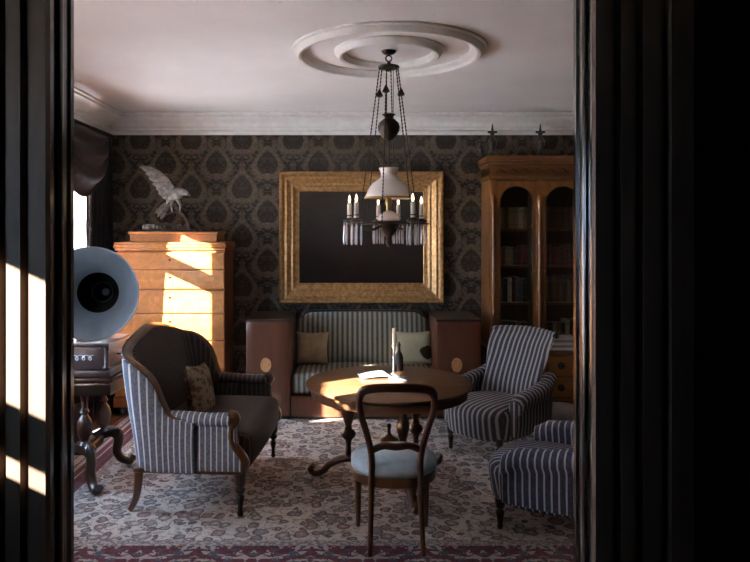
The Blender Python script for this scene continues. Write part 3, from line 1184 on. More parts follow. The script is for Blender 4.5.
# ------------------------------------------------------------------ box sofa
SX, SYF = 0.125, 6.30
sf = thing('box_sofa', 'wide striped sofa with massive brown box arms against the back wall', 'sofa', (SX, SYF, CZ))


def su(co, n):
    return (co.x if abs(n.x) < 0.7 else co.y, co.z)


for s in (-1, 1):
    xa, xb = (0.675, 1.095) if s > 0 else (-1.095, -0.675)
    arm = MB().rbox(((xa + xb) / 2, 0.335, 0.47), (0.21, 0.335, 0.45), 0.03, 8).build('arm_box', 'sofa_wood', sf, angle=60)
    m2 = MB().rbox(((xa + xb) / 2, 0.335, 0.915), (0.213, 0.338, 0.016), 0.014, 4)
    m2.build('arm_cap', 'black_wood', arm)
    mx = (xa + xb) / 2 - 0.02
    med = MB().loft([ring((mx, 0.004, 0.505), (1, 0, 0), (0, 0, 1), 0.050, 0.066, 20), ring((mx, -0.0035, 0.505), (1, 0, 0), (0, 0, 1), 0.050, 0.066, 20)]).build('inlay_medallion', 'inlay', arm)
    for k in range(8):
        t = 2 * PI * k / 8
        p = (mx + 0.024 * math.cos(t), 0.505 + 0.034 * math.sin(t))
        q = 0
        MB().tube([(mx, -0.004, 0.505), (mx + 0.020 * math.cos(t), -0.0045, 0.505 + 0.028 * math.sin(t)), (mx + 0.042 * math.cos(t), -0.004, 0.505 + 0.056 * math.sin(t))], [0.002, 0.006, 0.001], 6).build('inlay_ray', 'walnut', med) if False else None
    MB().box(xa + 0.01, xb - 0.01, 0.02, 0.65, 0.0, 0.03).build('arm_foot', 'black_wood', sf)
MB().rbox((0, 0.06, 0.115), (0.675, 0.055, 0.10), 0.012, 5).build('base_panel', 'sofa_wood', sf)
MB().rbox((0, 0.35, 0.315), (0.672, 0.325, 0.10), 0.045, 10, dome=(0, 0, 0.03)).build('seat_cushion', 'stripe_sofa', sf, uv=su, angle=80)
mb = MB().rbox((0, 0.585, 0.62), (0.67, 0.075, 0.31), 0.06, 12, dome=(0, 0.02, 0), warp=lambda q: (q[0], q[1] + 0.11 * (q[2] - 0.35), q[2] - 0.06 * smooth((abs(q[0]) - 0.5) / 0.17) * (1 if q[2] > 0.8 else 0)))
mb.build('back_cushion', 'stripe_sofa', sf, uv=su, angle=80)
MB().tube(spline([(-0.66, 0.63, 0.80), (-0.60, 0.62, 0.90), (-0.5, 0.615, 0.935), (0, 0.615, 0.94), (0.5, 0.615, 0.935), (0.60, 0.62, 0.90), (0.66, 0.63, 0.80)], 6), 0.012, 8).build('back_piping', 'black_wood', sf)


def pillow(name, label, mat, loc, rot, w, h, t, cat='cushion'):
    mb = MB()

    def side(sg):
        def fn(u, v):
            a, b = 2 * u - 1, 2 * v - 1
            e = (1 - a ** 4) * (1 - b ** 4)
            k = 1 - 0.10 * (1 - b * b) * abs(a) ** 3
            k2 = 1 - 0.10 * (1 - a * a) * abs(b) ** 3
            return (a * w / 2 * k, sg * t / 2 * e ** 0.6 - 0.0, b * h / 2 * k2)
        return fn
    mb.grid(side(1), 16, 16)
    mb.grid(side(-1), 16, 16)
    o = mb.build(name, mat, angle=100)
    o.location = loc
    o.rotation_euler = rot
    return tag(o, label, cat)


pillow('sofa_cushion', 'beige square cushion at the left end of the box sofa', 'cushion_beige', (-0.375, 6.735, 0.60), (-0.24, 0.03, 0.08), 0.33, 0.33, 0.12)
pillow('sofa_cushion', 'cream cushion with a dark motif at the right end of the box sofa', 'cushion_cream', (0.635, 6.70, 0.605), (-0.24, -0.04, -0.10), 0.36, 0.34, 0.13)

# ------------------------------------------------------------------ round table
TX, TY, TZ = 0.268, 4.68, 0.72
tb = thing('round_table', 'round polished wooden table on three turned columns under the hanging lamp', 'table', (TX, TY, CZ))
TT = TZ - CZ
MB().lathe([(0.0, TT - 0.032), (0.545, TT - 0.032), (0.560, TT - 0.024), (0.571, TT - 0.014), (0.571, TT - 0.006), (0.562, TT), (0.0, TT)], (0, 0, 0), 72).build('table_top', 'table_wood', tb)
MB().lathe([(0.50, TT - 0.085), (0.535, TT - 0.085), (0.535, TT - 0.032), (0.50, TT - 0.032), (0.50, TT - 0.085)], (0, 0, 0), 64, caps=False).build('apron', 'table_wood', tb)
COLP = [(0.030, 0.15), (0.036, 0.165), (0.022, 0.18), (0.019, 0.24), (0.024, 0.28), (0.046, 0.305), (0.054, 0.325), (0.046, 0.345), (0.026, 0.36), (0.030, 0.375), (0.024, 0.385), (0.034, 0.42), (0.043, 0.465), (0.040, 0.50), (0.028, 0.54), (0.024, 0.57), (0.034, 0.585), (0.028, 0.60), (0.036, TT - 0.032)]
for ang in (165, 285, 45):
    a = math.radians(ang)
    ca, sa = math.cos(a), math.sin(a)
    MB().lathe(COLP, (0.29 * ca, 0.29 * sa, 0), 18).build('column', 'walnut', tb)
    P = spline([(0.06, 0.135), (0.20, 0.155), (0.32, 0.150), (0.42, 0.105), (0.49, 0.035), (0.545, 0.022), (0.565, 0.05), (0.545, 0.07)] and
               [(0.06, 0, 0.135), (0.20, 0, 0.160), (0.32, 0, 0.150), (0.42, 0, 0.105), (0.48, 0, 0.045), (0.54, 0, 0.026), (0.57, 0, 0.058), (0.545, 0, 0.078)], 5)
    pts = [(p.x * ca, p.x * sa, p.z) for p in P]
    n = len(pts)
    MB().tube(pts, [(lerp(0.036, 0.026, i / n), lerp(0.032, 0.018, i / n)) for i in range(n)], 10).build('scroll_foot', 'walnut', tb)
MB().lathe([(0.0, 0.12), (0.085, 0.12), (0.095, 0.135), (0.085, 0.165), (0.030, 0.18), (0.022, 0.27), (0.066, 0.285), (0.072, 0.30), (0.060, 0.315), (0.030, 0.33), (0.014, 0.35), (0.012, 0.385), (0.018, 0.40), (0.012, 0.415), (0.0, 0.42)], (0, 0, 0), 24).build('centre_finial', 'walnut', tb)

# things on the table
cs = thing('candlestick', 'slender pale candlestick with a white candle on the round table', 'candlestick', (0.312, 4.865, TZ))
MB().lathe([(0.0, 0), (0.042, 0), (0.044, 0.006), (0.02, 0.012), (0.008, 0.022), (0.006, 0.12), (0.010, 0.13), (0.006, 0.14), (0.006, 0.19), (0.014, 0.205), (0.016, 0.215), (0.011, 0.22), (0.0, 0.22)], (0, 0, 0), 18).build('stem', 'silver', cs)
c_ = MB().lathe([(0.0, 0.215), (0.011, 0.215), (0.0105, 0.335), (0.006, 0.34), (0.0, 0.341)], (0, 0, 0), 14).build('candle', 'candle_wax', cs)
MB().tube([(0, 0, 0.338), (0.001, 0, 0.352)], 0.0015, 6).build('wick', 'iron', c_)
bt = thing('bottle', 'small dark bottle standing behind the candlestick on the round table', 'bottle', (0.362, 5.04, TZ))
MB().lathe([(0.0, 0), (0.030, 0), (0.032, 0.01), (0.032, 0.10), (0.024, 0.125), (0.011, 0.145), (0.010, 0.185), (0.013, 0.187), (0.013, 0.197), (0.0, 0.197)], (0, 0, 0), 18).build('glass_body', 'iron', bt)
MB().lathe([(0.009, 0.194), (0.009, 0.212), (0.0, 0.212)], (0, 0, 0), 12).build('stopper', 'walnut', bt)


def sheet(name, label, mat, loc, rz, w, h, wave, t=0.010):
    mb = MB().rbox((0, 0, t / 2), (w / 2, h / 2, t / 2), t * 0.45, 8, warp=lambda q: (q[0], q[1], q[2] + max(0, wave * (math.sin(q[0] * 14 + 1.0) * 0.5 + 0.5))))
    o = mb.build(name, mat, angle=60)
    o.location = loc
    o.rotation_euler = (0, 0, rz)
    return tag(o, label, 'magazine')


sheet('magazine', 'blue-grey magazine lying beside the candlestick on the round table', 'paper_blue', (0.165, 4.82, TZ + 0.001), 0.25, 0.20, 0.15, 0.012, 0.016)
sheet('magazine', 'folded slate blue booklet in front of the candlestick on the round table', 'paper_blue', (0.335, 4.73, TZ + 0.001), -0.1, 0.13, 0.09, 0.0, 0.014)

# ------------------------------------------------------------------ balloon-back chair (front = +y)
bch = thing('balloon_back_chair', 'balloon-back wooden chair with pale blue seat, seen from behind at the table', 'chair', (0.248, 3.86, CZ))


def back_pt(x, z):
    return (x, -0.20 - 0.10 * smooth((z - 0.40) / 0.55) + 0.03 * (x / 0.2) ** 2 * smooth((z - 0.5) / 0.4), z)


half = [(0.132, 0.40), (0.130, 0.50), (0.140, 0.58), (0.165, 0.68), (0.192, 0.77), (0.200, 0.84), (0.180, 0.892), (0.12, 0.910), (0.0, 0.916)]
full = [back_pt(-x, z) for x, z in half] + [back_pt(x, z) for x, z in half[::-1][1:]]
P = spline(full, 6)
n = len(P)
rad = []
for i, p in enumerate(P):
    z = p.z
    k = smooth((z - 0.84) / 0.06)
    rad.append((0.017, lerp(0.018, 0.026, k)))
MB().tube(P, rad, 12).build('back_frame', 'mahogany', bch, angle=70)
MB().tube(spline([back_pt(-0.133, 0.565), back_pt(-0.07, 0.590), back_pt(0, 0.583), back_pt(0.07, 0.590), back_pt(0.133, 0.565)], 6), [(0.010, 0.020)] * 25, 10).build('cross_rail', 'mahogany', bch, angle=70)


def seat_ring(z, k, n=40):
    out = []
    for i in range(n):
        t = 2 * PI * i / n
        c, s = math.cos(t), math.sin(t)
        e = 2.6
        x = math.copysign(abs(c) ** (2 / e), c) * (0.235 if s > -0.2 else lerp(0.235, 0.20, min(1, (-s - 0.2) / 0.8)))
        y = math.copysign(abs(s) ** (2 / e), s) * 0.225
        out.append((x * k, y * k - 0.0, z))
    return out


MB().loft([seat_ring(0.355, 0.96), seat_ring(0.36, 0.99), seat_ring(0.405, 0.99), seat_ring(0.412, 0.96)]).build('seat_rail', 'walnut', bch)
MB().loft([seat_ring(0.408, 0.97), seat_ring(0.43, 1.03), seat_ring(0.455, 1.03), seat_ring(0.475, 0.95), seat_ring(0.488, 0.8), seat_ring(0.497, 0.5), seat_ring(0.500, 0.15)]).build('seat', 'seat_blue', bch, angle=80)
for s in (-1, 1):
    MB().tube(spline([(s * 0.132, -0.20, 0.42), (s * 0.134, -0.20, 0.30), (s * 0.138, -0.215, 0.15), (s * 0.144, -0.245, 0.008)], 5), [(0.019 - 0.0004 * i, 0.019 - 0.0004 * i) for i in range(16)], 10).build('rear_leg', 'walnut', bch)
    MB().lathe([(0.012, 0), (0.014, 0.02), (0.020, 0.24), (0.024, 0.27), (0.015, 0.285), (0.026, 0.30), (0.026, 0.325), (0.018, 0.34), (0.024, 0.36)], (s * 0.20, 0.15, 0), 14).build('front_leg', 'walnut', bch)

# ------------------------------------------------------------------ striped settee (front = +x)
ST_ROT = math.radians(-4)
st = thing('striped_settee', 'blue striped settee with curved wooden back rail, its end turned to the doorway', 'settee', (-0.955, 4.72, CZ), ST_ROT)
L = 0.57


def uvst(co, n):
    # stripes run vertically on upright faces and front-to-back on the seat
    if abs(n.z) > 0.7:
        return (co.y, co.x)
    return (co.x if abs(n.y) > abs(n.x) else co.y, co.z)


# plan path of the tub back : from the near wing round the back to the far wing
def plan(t):
    segs = [(0.06, -L), (-0.10, -L), (-0.20, -L + 0.005), (-0.275, -L + 0.04), (-0.305, -L + 0.12), (-0.312, -L + 0.25), (-0.318, 0.0),
            (-0.312, L - 0.25), (-0.305, L - 0.12), (-0.275, L - 0.04), (-0.20, L - 0.005), (-0.10, L), (0.06, L)]
    return segs


path2 = spline([(x, y, 0) for x, y in plan(0)], 6)
acc = [0.0]
for a, b in zip(path2, path2[1:]):
    acc.append(acc[-1] + (b - a).length)
TOT = acc[-1]


def top_raw(s):
    """height of the back along the wrapped path (s from 0 to TOT)"""
    d = min(s, TOT - s)
    return interp([(0.0, 0.60), (0.165, 0.605), (0.19, 0.64), (0.215, 0.76), (0.26, 0.865), (0.35, 0.945), (0.47, 1.0), (0.62, 1.035), (TOT / 2, 1.08)], d)


_H = [top_raw(a) for a in acc]
for _ in range(4):
    _H = [_H[0]] + [(_H[i - 1] + 2 * _H[i] + _H[i + 1]) / 4 for i in range(1, len(_H) - 1)] + [_H[-1]]
HT = dict(zip(acc, _H))


def top_h(s):
    return HT[s]


def out_n(i):
    t = (path2[min(i + 1, len(path2) - 1)] - path2[max(i - 1, 0)]).normalized()
    return Vector((-t.y, t.x, 0)) * -1   # outward


N = len(path2)
cen = Vector((0.1, 0, 0))
nrm = []
for i in range(N):
    v_ = out_n(i)
    if v_.dot(path2[i] - cen) < 0:
        v_ = -v_
    nrm.append(v_)


def lean(s, z):
    d = min(s, TOT - s)
    return 0.105 * smooth((z - 0.30) / 0.85) * interp([(0, 0.15), (0.2, 0.5), (0.45, 1.0), (1, 1.0)], d) * 1.1


def back_surface(off, z0):
    def fn(u, v):
        i = min(N - 1, int(round(u * (N - 1))))
        z = lerp(z0, top_h(acc[i]), v)
        bulge = 0.015 * math.sin(PI * v)
        p = path2[i] + nrm[i] * (off + lean(acc[i], z) + (bulge if off > 0 else -bulge * 1.6))
        return (p.x, p.y, z)
    return fn


def build_wrapped(name, mat, off, z0, per_arc=True):
    mb = MB()
    mb.grid(back_surface(off, z0), N - 1, 14)
    o = mb.build(name, mat, st, solid=0.02, angle=80)
    uvl = o.data.uv_layers.new(name='UVMap')
    nv = 15
    for poly in o.data.polygons:
        for li in poly.loop_indices:
            vi = o.data.loops[li].vertex_index
            uvl.data[li].uv = (acc[vi // nv], o.data.vertices[vi].co.z)
    return o


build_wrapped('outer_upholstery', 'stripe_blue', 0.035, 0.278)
build_wrapped('inner_upholstery', 'stripe_shaded', -0.03, 0.30)
rp = []
for i in range(0, N, 1):
    z = top_h(acc[i])
    p = path2[i] + nrm[i] * (lean(acc[i], z) + 0.003)
    rp.append((p.x, p.y, z))
MB().tube(rp, [(0.044, 0.016)] * len(rp), 10).build('top_rail', 'gilt_walnut', st, angle=70)
MB().rbox((0.03, 0, 0.37), (0.35, L - 0.055, 0.115), 0.055, 12, dome=(0.025, 0, 0.035)).build('seat', 'stripe_shaded', st, uv=uvst, angle=80)
mb = MB()
for s in (-1, 1):
    mb.box(-0.33, 0.34, s * (L - 0.01) - 0.035, s * (L - 0.01) + 0.035, 0.262, 0.295)
mb.box(0.30, 0.365, -L, L, 0.262, 0.285)
mb.box(-0.355, -0.30, -L + 0.05, L - 0.05, 0.262, 0.295)
mb.build('seat_frame', 'gilt_walnut', st, bevel=0.008)
for s in (-1, 1):
    # arm: panel + rolled pad
    pan = MB().rbox((0.12, s * (L - 0.005), 0.432), (0.185, 0.040, 0.152), 0.02, 8, warp=lambda q: (q[0] + 0.06 * smooth((0.50 - q[2]) / 0.25) * smooth((q[0] - 0.1) / 0.2), q[1], q[2])).build('arm_panel', 'stripe_blue' if s < 0 else 'stripe_shaded', st, uv=uvst, angle=80)
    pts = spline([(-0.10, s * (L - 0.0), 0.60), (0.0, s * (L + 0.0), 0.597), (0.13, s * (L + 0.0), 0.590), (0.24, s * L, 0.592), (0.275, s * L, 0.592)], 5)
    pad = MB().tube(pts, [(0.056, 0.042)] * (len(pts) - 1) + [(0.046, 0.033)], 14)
    pad.build('arm_pad', 'stripe_blue' if s < 0 else 'stripe_shaded', st, uv=lambda co, n: (co.x, co.z), angle=80)
    # carved S-shaped arm front
    c = spline([(0.262, 0, 0.628), (0.295, 0, 0.622), (0.305, 0, 0.595), (0.285, 0, 0.560), (0.275, 0, 0.50), (0.292, 0, 0.44), (0.335, 0, 0.385), (0.362, 0, 0.335), (0.357, 0, 0.29)], 5)
    MB().tube([(p.x, s * L, p.z) for p in c], [(0.042, 0.024)] * len(c), 10).build('arm_facing', 'gilt_walnut', st, angle=70)
    v2 = MB()
    v2.M = Matrix.Translation((0.285, s * L, 0.600)) @ Matrix.Rotation(PI / 2, 4, 'X')
    v2.lathe([(0.0, -0.044), (0.018, -0.044), (0.024, -0.038), (0.024, 0.038), (0.018, 0.044), (0.0, 0.044)], (0, 0, 0), 14).build('scroll_knob', 'gilt_walnut' if s < 0 else 'black_wood', st)
    MB().lathe([(0.013, 0), (0.020, 0.012), (0.016, 0.03), (0.014, 0.06), (0.024, 0.10), (0.026, 0.12), (0.015, 0.135), (0.030, 0.15), (0.034, 0.165), (0.022, 0.18), (0.036, 0.20), (0.038, 0.27)], (0.325, s * (L - 0.02), 0), 16).build('front_leg', 'black_wood', st)
    MB().tube(spline([(-0.32, s * (L - 0.05), 0.285), (-0.325, s * (L - 0.05), 0.18), (-0.34, s * (L - 0.05), 0.08), (-0.375, s * (L - 0.05), 0.008)], 5), [0.030 - 0.0008 * i for i in range(16)], 10).build('rear_leg', 'walnut', st)
MB().lathe([(0.0, 0), (0.018, 0), (0.026, 0.014), (0.018, 0.03), (0, 0.03)], (-0.335, -L + 0.03, 0.262), 12).build('corner_boss', 'black_wood', st)

# cushion on the settee
pillow('scatter_cushion', 'brown floral scatter cushion leaning in the corner of the striped settee', 'cushion_floral', (-1.03, 4.66, 0.665), (-0.22, 0.12, PI / 2 - 0.12), 0.38, 0.36, 0.13)


# ------------------------------------------------------------------ low armchairs (front = +x)
def armchair(label, loc, rz, fab):
    t = thing('low_armchair', label, 'armchair', loc, rz, 'striped low armchairs')

    def uvc(co, n):
        if abs(n.z) > 0.75:
            return (co.y, co.x)
        return (co.x if abs(n.y) > abs(n.x) * 1.6 else co.y, co.z)
    # seat : rounded drum with bowed front

    def srings():
        out = []
        for z, k in ((0.155, 0.90), (0.17, 0.95), (0.21, 0.975), (0.28, 1.0), (0.33, 1.015), (0.36, 1.0), (0.383, 0.95), (0.398, 0.86), (0.41, 0.65), (0.416, 0.3), (0.417, 0.08)):
            r = []
            for i in range(48):
                a = 2 * PI * i / 48
                c, s = math.cos(a), math.sin(a)
                e = 2.9
                x = math.copysign(abs(c) ** (2 / e), c) * 0.36
                y = math.copysign(abs(s) ** (2 / e), s) * (0.315 if c > -0.2 else 0.30)
                r.append((0.02 + x * k, y * k, z))
            out.append(r)
        return out
    MB().loft(srings()).build('seat', fab, t, uv=uvc, angle=80)
    # back : curved slab, leaning and flaring at the top
    mb = MB()

    def sec(v, sg):
        z = lerp(0.30, 0.925, v)
        xx = -0.25 - 0.17 * smooth((v - 0.05) / 0.95) - 0.06 * max(0, v - 0.8) / 0.2 * 0.8
        hw = interp([(0, 0.285), (0.35, 0.262), (0.8, 0.300), (1, 0.315)], v)
        th = interp([(0, 0.055), (0.3, 0.055), (0.85, 0.042), (1, 0.020)], v)
        return z, xx, hw, th
    rings = []
    NV = 22
    for j in range(NV + 1):
        v = j / NV
        z, xx, hw, th = sec(v, 1)
        r = []
        n = 20
        for i in range(n + 1):
            y = lerp(-1, 1, i / n)
            wrap = 0.085 * abs(y) ** 2.4
            edge = (1 - abs(y) ** 6) ** 0.5 if abs(y) < 1 else 0
            r.append((xx + wrap + th * edge + 0.022 * (1 - y * y) * math.sin(PI * min(1, v * 1.2)), y * hw, z - 0.02 * y * y * v))
        for i in range(n - 1, 0, -1):
            y = lerp(-1, 1, i / n)
            wrap = 0.085 * abs(y) ** 2.4
            edge = (1 - abs(y) ** 6) ** 0.5
            r.append((xx + wrap - th * edge, y * hw, z - 0.02 * y * y * v))
        rings.append(r)
    mb.loft(rings)
    mb.build('backrest', fab, t, uv=lambda co, n: (co.y, co.z), angle=80)
    # rolled head
    hp = [(-0.475 + 0.085 * abs(y) ** 2.4, y * 0.315, 0.915 - 0.02 * y * y) for y in [lerp(-1, 1, k / 14) for k in range(15)]]
    MB().tube(hp, [(0.030, 0.022)] * 15, 10).build('head_roll', fab, t, uv=lambda co, n: (co.y, co.z), angle=80)
    for s in (-1, 1):
        # arm: side panel rising to a rolled top which sweeps down to the front
        rings = []
        for k in range(15):
            u = k / 14
            x = lerp(-0.34, 0.22, u)
            top = interp([(0, 0.60), (0.25, 0.555), (0.6, 0.525), (0.85, 0.510), (1, 0.465)], u)
            yc = s * interp([(0, 0.27), (0.3, 0.315), (1, 0.322)], u)
            b = 0.20
            r = []
            for (dy, z) in ((0.030, b), (0.040, lerp(b, top, 0.3)), (0.040, lerp(b, top, 0.62)), (0.052, top - 0.105), (0.080, top - 0.075), (0.082, top - 0.03), (0.050, top), (0.0, top + 0.006), (-0.032, top - 0.004), (-0.048, top - 0.03), (-0.044, top - 0.065), (-0.03, top - 0.10), (-0.028, b)):
                k2 = 1.0 if u < 0.97 else 0.8
                r.append((x, yc + s * dy * k2, z))
            rings.append(r)
        MB().loft(rings).build('arm', fab, t, uv=lambda co, n: (co.x if abs(n.x) < 0.8 else co.y, co.z), angle=75)
        MB().lathe([(0.012, 0), (0.018, 0.01), (0.015, 0.03), (0.022, 0.075), (0.028, 0.10), (0.016, 0.115), (0.029, 0.13), (0.032, 0.18)], (0.27, s * 0.235, 0), 14).build('front_leg', 'black_wood', t)
        MB().tube([(-0.25, s * 0.22, 0.19), (-0.29, s * 0.22, 0.09), (-0.34, s * 0.22, 0.008)], [0.022, 0.018, 0.013], 10).build('rear_leg', 'black_wood', t)
    return t


armchair('tall-backed grey striped armchair between the round table and the bookcase', (1.165, 5.46, CZ), math.radians(-138), 'stripe_chair')
armchair('navy striped armchair in the right foreground, half hidden by the door jamb', (1.23, 4.04, CZ), math.radians(149), 'stripe_navy')

# pale stool behind the armchairs
ps = thing('upholstered_stool', 'pale rounded upholstered stool in front of the bookcase drawers', 'stool', (1.80, 5.82, CZ))
MB().lathe([(0.0, 0.07), (0.10, 0.07), (0.14, 0.10), (0.16, 0.15), (0.168, 0.19), (0.16, 0.225), (0.13, 0.25), (0.0, 0.262)], (0, 0, 0), 28).build('seat', 'pale_linen', ps, angle=80)
for k in range(3):
    a = 2 * PI * k / 3 + 0.4
    MB().lathe([(0.012, 0), (0.018, 0.03), (0.014, 0.05), (0.022, 0.085)], (0.10 * math.cos(a), 0.10 * math.sin(a), 0), 12).build('leg', 'walnut', ps)

# ------------------------------------------------------------------ side table with gramophone
GT = (-1.965, 4.80)
gt = thing('side_table', 'dark carved side table with scrolled feet carrying the gramophone', 'table', (GT[0], GT[1], CZ))
GH = 0.775 - CZ
MB().rbox((0, 0, GH - 0.018), (0.40, 0.27, 0.018), 0.012, 8, warp=lambda q: (q[0] * (1 - 0.05 * (q[1] / 0.27) ** 2), q[1] * (1 - 0.05 * (q[0] / 0.40) ** 2), q[2])).build('table_top', 'mahogany', gt)
MB().rbox((0, 0, GH - 0.085), (0.36, 0.235, 0.05), 0.02, 6).build('apron', 'black_wood', gt)
MB().lathe([(0.06, 0.22), (0.10, 0.24), (0.11, 0.28), (0.07, 0.32), (0.055, 0.40), (0.09, 0.48), (0.10, 0.54), (0.06, 0.60), (0.08, GH - 0.13)], (0, 0, 0), 20).build('pedestal', 'black_wood', gt)
MB().rbox((0, 0, 0.235), (0.19, 0.15, 0.04), 0.035, 6).build('platform', 'black_wood', gt)
for k in range(4):
    a = math.radians(45 + 90 * k - 2)
    ca, sa = math.cos(a), math.sin(a)
    MB().lathe([(0.030, 0.27), (0.040, 0.29), (0.022, 0.31), (0.048, 0.36), (0.054, 0.41), (0.040, 0.46), (0.020, 0.49), (0.032, 0.51), (0.018, 0.54), (0.028, GH - 0.13)], (0.23 * ca, 0.23 * sa, 0), 16).build('baluster', 'mahogany', gt)
    P = spline([(0.16, 0, 0.25), (0.26, 0, 0.275), (0.33, 0, 0.25), (0.345, 0, 0.19), (0.33, 0, 0.12), (0.365, 0, 0.055), (0.43, 0, 0.026), (0.465, 0, 0.055)], 5)
    n = len(P)
    MB().tube([(p.x * ca, p.x * sa, p.z) for p in P], [(0.034, lerp(0.046, 0.024, i / n)) for i in range(n)], 10).build('scroll_foot', 'black_wood', gt)
    b2 = MB()
    b2.M = Matrix.Translation((0.31 * ca, 0.31 * sa, 0.262)) @ Matrix.Rotation(a, 4, 'Z') @ Matrix.Rotation(PI / 2, 4, 'X')
    b2.lathe([(0.0, -0.036), (0.030, -0.036), (0.040, -0.025), (0.040, 0.025), (0.030, 0.036), (0.0, 0.036)], (0, 0, 0), 16).build('scroll', 'black_wood', gt)

gr = thing('gramophone', 'gramophone with large blue-grey flared horn on the side table by the window', 'gramophone', (-1.83, 4.76, 0.776))
MB().rbox((0, 0, 0.125), (0.20, 0.20, 0.075), 0.010, 4).build('case', 'phono_wood', gr)
mb = MB().rbox((0, 0, 0.025), (0.235, 0.235, 0.025), 0.012, 4)
mb.build('case_base', 'phono_wood', gr)
MB().rbox((0, 0, 0.215), (0.225, 0.225, 0.016), 0.012, 4).build('case_lid', 'phono_wood', gr)
for s in (-1, 1):
    MB().lathe([(0.018, 0.05), (0.022, 0.06), (0.013, 0.075), (0.014, 0.175), (0.022, 0.19), (0.018, 0.20)], (s * 0.195, -0.195, 0), 12).build('corner_column', 'phono_wood', gr)
# silver scroll ornament on the case front
orn = []
for i in range(61):
    t = i / 60
    orn.append((-0.11 + 0.22 * t + 0.018 * math.sin(t * 10 * PI), -0.2025, 0.128 + 0.017 * math.cos(t * 10 * PI)))
MB().tube(orn, 0.0026, 5).build('scroll_ornament', 'silver', gr)
MB().lathe([(0.0, 0.231), (0.13, 0.231), (0.13, 0.245), (0.0, 0.245)], (0, -0.02, 0), 32).build('turntable', 'iron', gr)
# horn : lathe about its axis, mouth toward the doorway
hc = Vector((-1.663, 4.36, 1.352)) - Vector((-1.83, 4.76, 0.776))     # mouth centre, local
hdir = Vector((0.16, -1.0, 0.06)).normalized()
hq = hdir.to_track_quat('Z', 'Y').to_matrix().to_4x4()
prof = [(0.296, 0.0), (0.290, -0.006), (0.262, -0.035), (0.225, -0.085), (0.185, -0.150), (0.145, -0.220), (0.105, -0.300), (0.070, -0.380), (0.045, -0.450), (0.032, -0.50)]
mb = MB()
mb.M = Matrix.Translation(hc) @ hq
mb.lathe(prof, (0, 0, 0), 56, caps=False)
horn = mb.build('horn', 'horn_metal', gr, solid=0.004, angle=80)
mb = MB()
mb.M = Matrix.Translation(hc) @ hq
torus_ring(mb, [(0.296 + 0.006 * math.cos(a), 0.006 * math.sin(a)) for a in [2 * PI * k / 8 for k in range(8)]], 56)
mb.build('horn_rim', 'horn_metal', horn)
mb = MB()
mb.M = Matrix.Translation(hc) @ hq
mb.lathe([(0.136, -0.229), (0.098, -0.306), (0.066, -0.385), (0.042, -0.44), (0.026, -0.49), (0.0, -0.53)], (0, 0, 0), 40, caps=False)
mb.build('throat_shade', 'throat_shade', horn)
e0 = hc - hdir * 0.49
MB().tube(spline([tuple(e0), tuple(e0 - hdir * 0.08 + Vector((0, 0, -0.02))), tuple(e0 - hdir * 0.12 + Vector((0, 0, -0.12))), (0.06, 0.20, 0.40), (0.0, 0.18, 0.30), (0.0, 0.12, 0.262)], 6), [0.032 - 0.0004 * i for i in range(31)], 12).build('tone_elbow', 'horn_metal', gr)
MB().tube(spline([(0.0, 0.19, 0.23), (0.03, 0.21, 0.34), (0.10, 0.18, 0.44), (0.12, 0.10, 0.52)], 5), [0.012] * 16, 8).build('horn_bracket', 'iron', gr)
MB().tube([(0.20, 0.0, 0.12), (0.27, 0.0, 0.12), (0.27, 0.0, 0.19), (0.31, 0.0, 0.19)], [0.007, 0.007, 0.007, 0.012], 8).build('crank', 'iron', gr)

# ------------------------------------------------------------------ hanging lamp
LX, LY = 0.258, 4.52
lp = thing('hanging_lamp', 'hanging lamp with white glass shade, candle ring and crystal drops over the round table', 'hanging lamp', (LX, LY, 0))
SC = LY / 680.0


def lz(py):
    return EYE + (233 - py) * SC


MB().lathe([(0.030, ZC - 0.022), (0.045, ZC - 0.012), (0.050, ZC - 0.001)], (0, 0, 0), 20).build('ceiling_plate', 'dark_bronze', lp)
mb = MB().tube([(0, 0, ZC - 0.02), (0, 0, lz(56))], 0.004, 8)
mb.build('hook_rod', 'dark_bronze', lp)
mb = MB()
mb.M = Matrix.Translation((0, 0, lz(58.5))) @ Matrix.Rotation(PI / 2, 4, 'X')
torus_ring(mb, [(0.020 + 0.005 * math.cos(a), 0.005 * math.sin(a)) for a in [2 * PI * k / 8 for k in range(8)]], 20)
mb.build('hook_ring', 'dark_bronze', lp)
MB().lathe([(0.0, lz(72)), (0.014, lz(71)), (0.030, lz(69.5)), (0.068, lz(68.5)), (0.072, lz(67)), (0.066, lz(66)), (0.018, lz(65)), (0.010, lz(62)), (0.0, lz(61.5))], (0, 0, 0), 24).build('crown_plate', 'dark_bronze', lp)
RR = 0.262
for k in range(6):
    a = 2 * PI * k / 6 + 0.25
    ca, sa = math.cos(a), math.sin(a)
    # chain of small links
    p0 = Vector((0.064 * ca, 0.064 * sa, lz(68)))
    p1 = Vector((0.205 * ca, 0.205 * sa, lz(223)))
    mb = MB()
    nl = 44
    pts, rr = [], []
    for i in range(nl * 2 + 1):
        pts.append(p0.lerp(p1, i / (nl * 2)))
        rr.append(0.0058 if i % 2 else 0.0024)
    mb.tube(pts, rr, 6)
    chn = mb.build('chain', 'dark_bronze', lp)
    if k % 2 == 0:
        pp = p0.lerp(p1, 0.155)
        q = MB()
        q.lathe([(0.0, -0.028), (0.026, -0.016), (0.020, 0.0), (0.008, 0.024), (0.0, 0.032)], tuple(pp), 12)
        q.build('pulley', 'dark_bronze', chn)
for k in range(3):
    a = 2 * PI * k / 3
    MB().tube([(0.03 * math.cos(a), 0.03 * math.sin(a), lz(68)), (0.03 * math.cos(a), 0.03 * math.sin(a), lz(118))], 0.0022, 6).build('counterweight_chain', 'dark_bronze', lp)
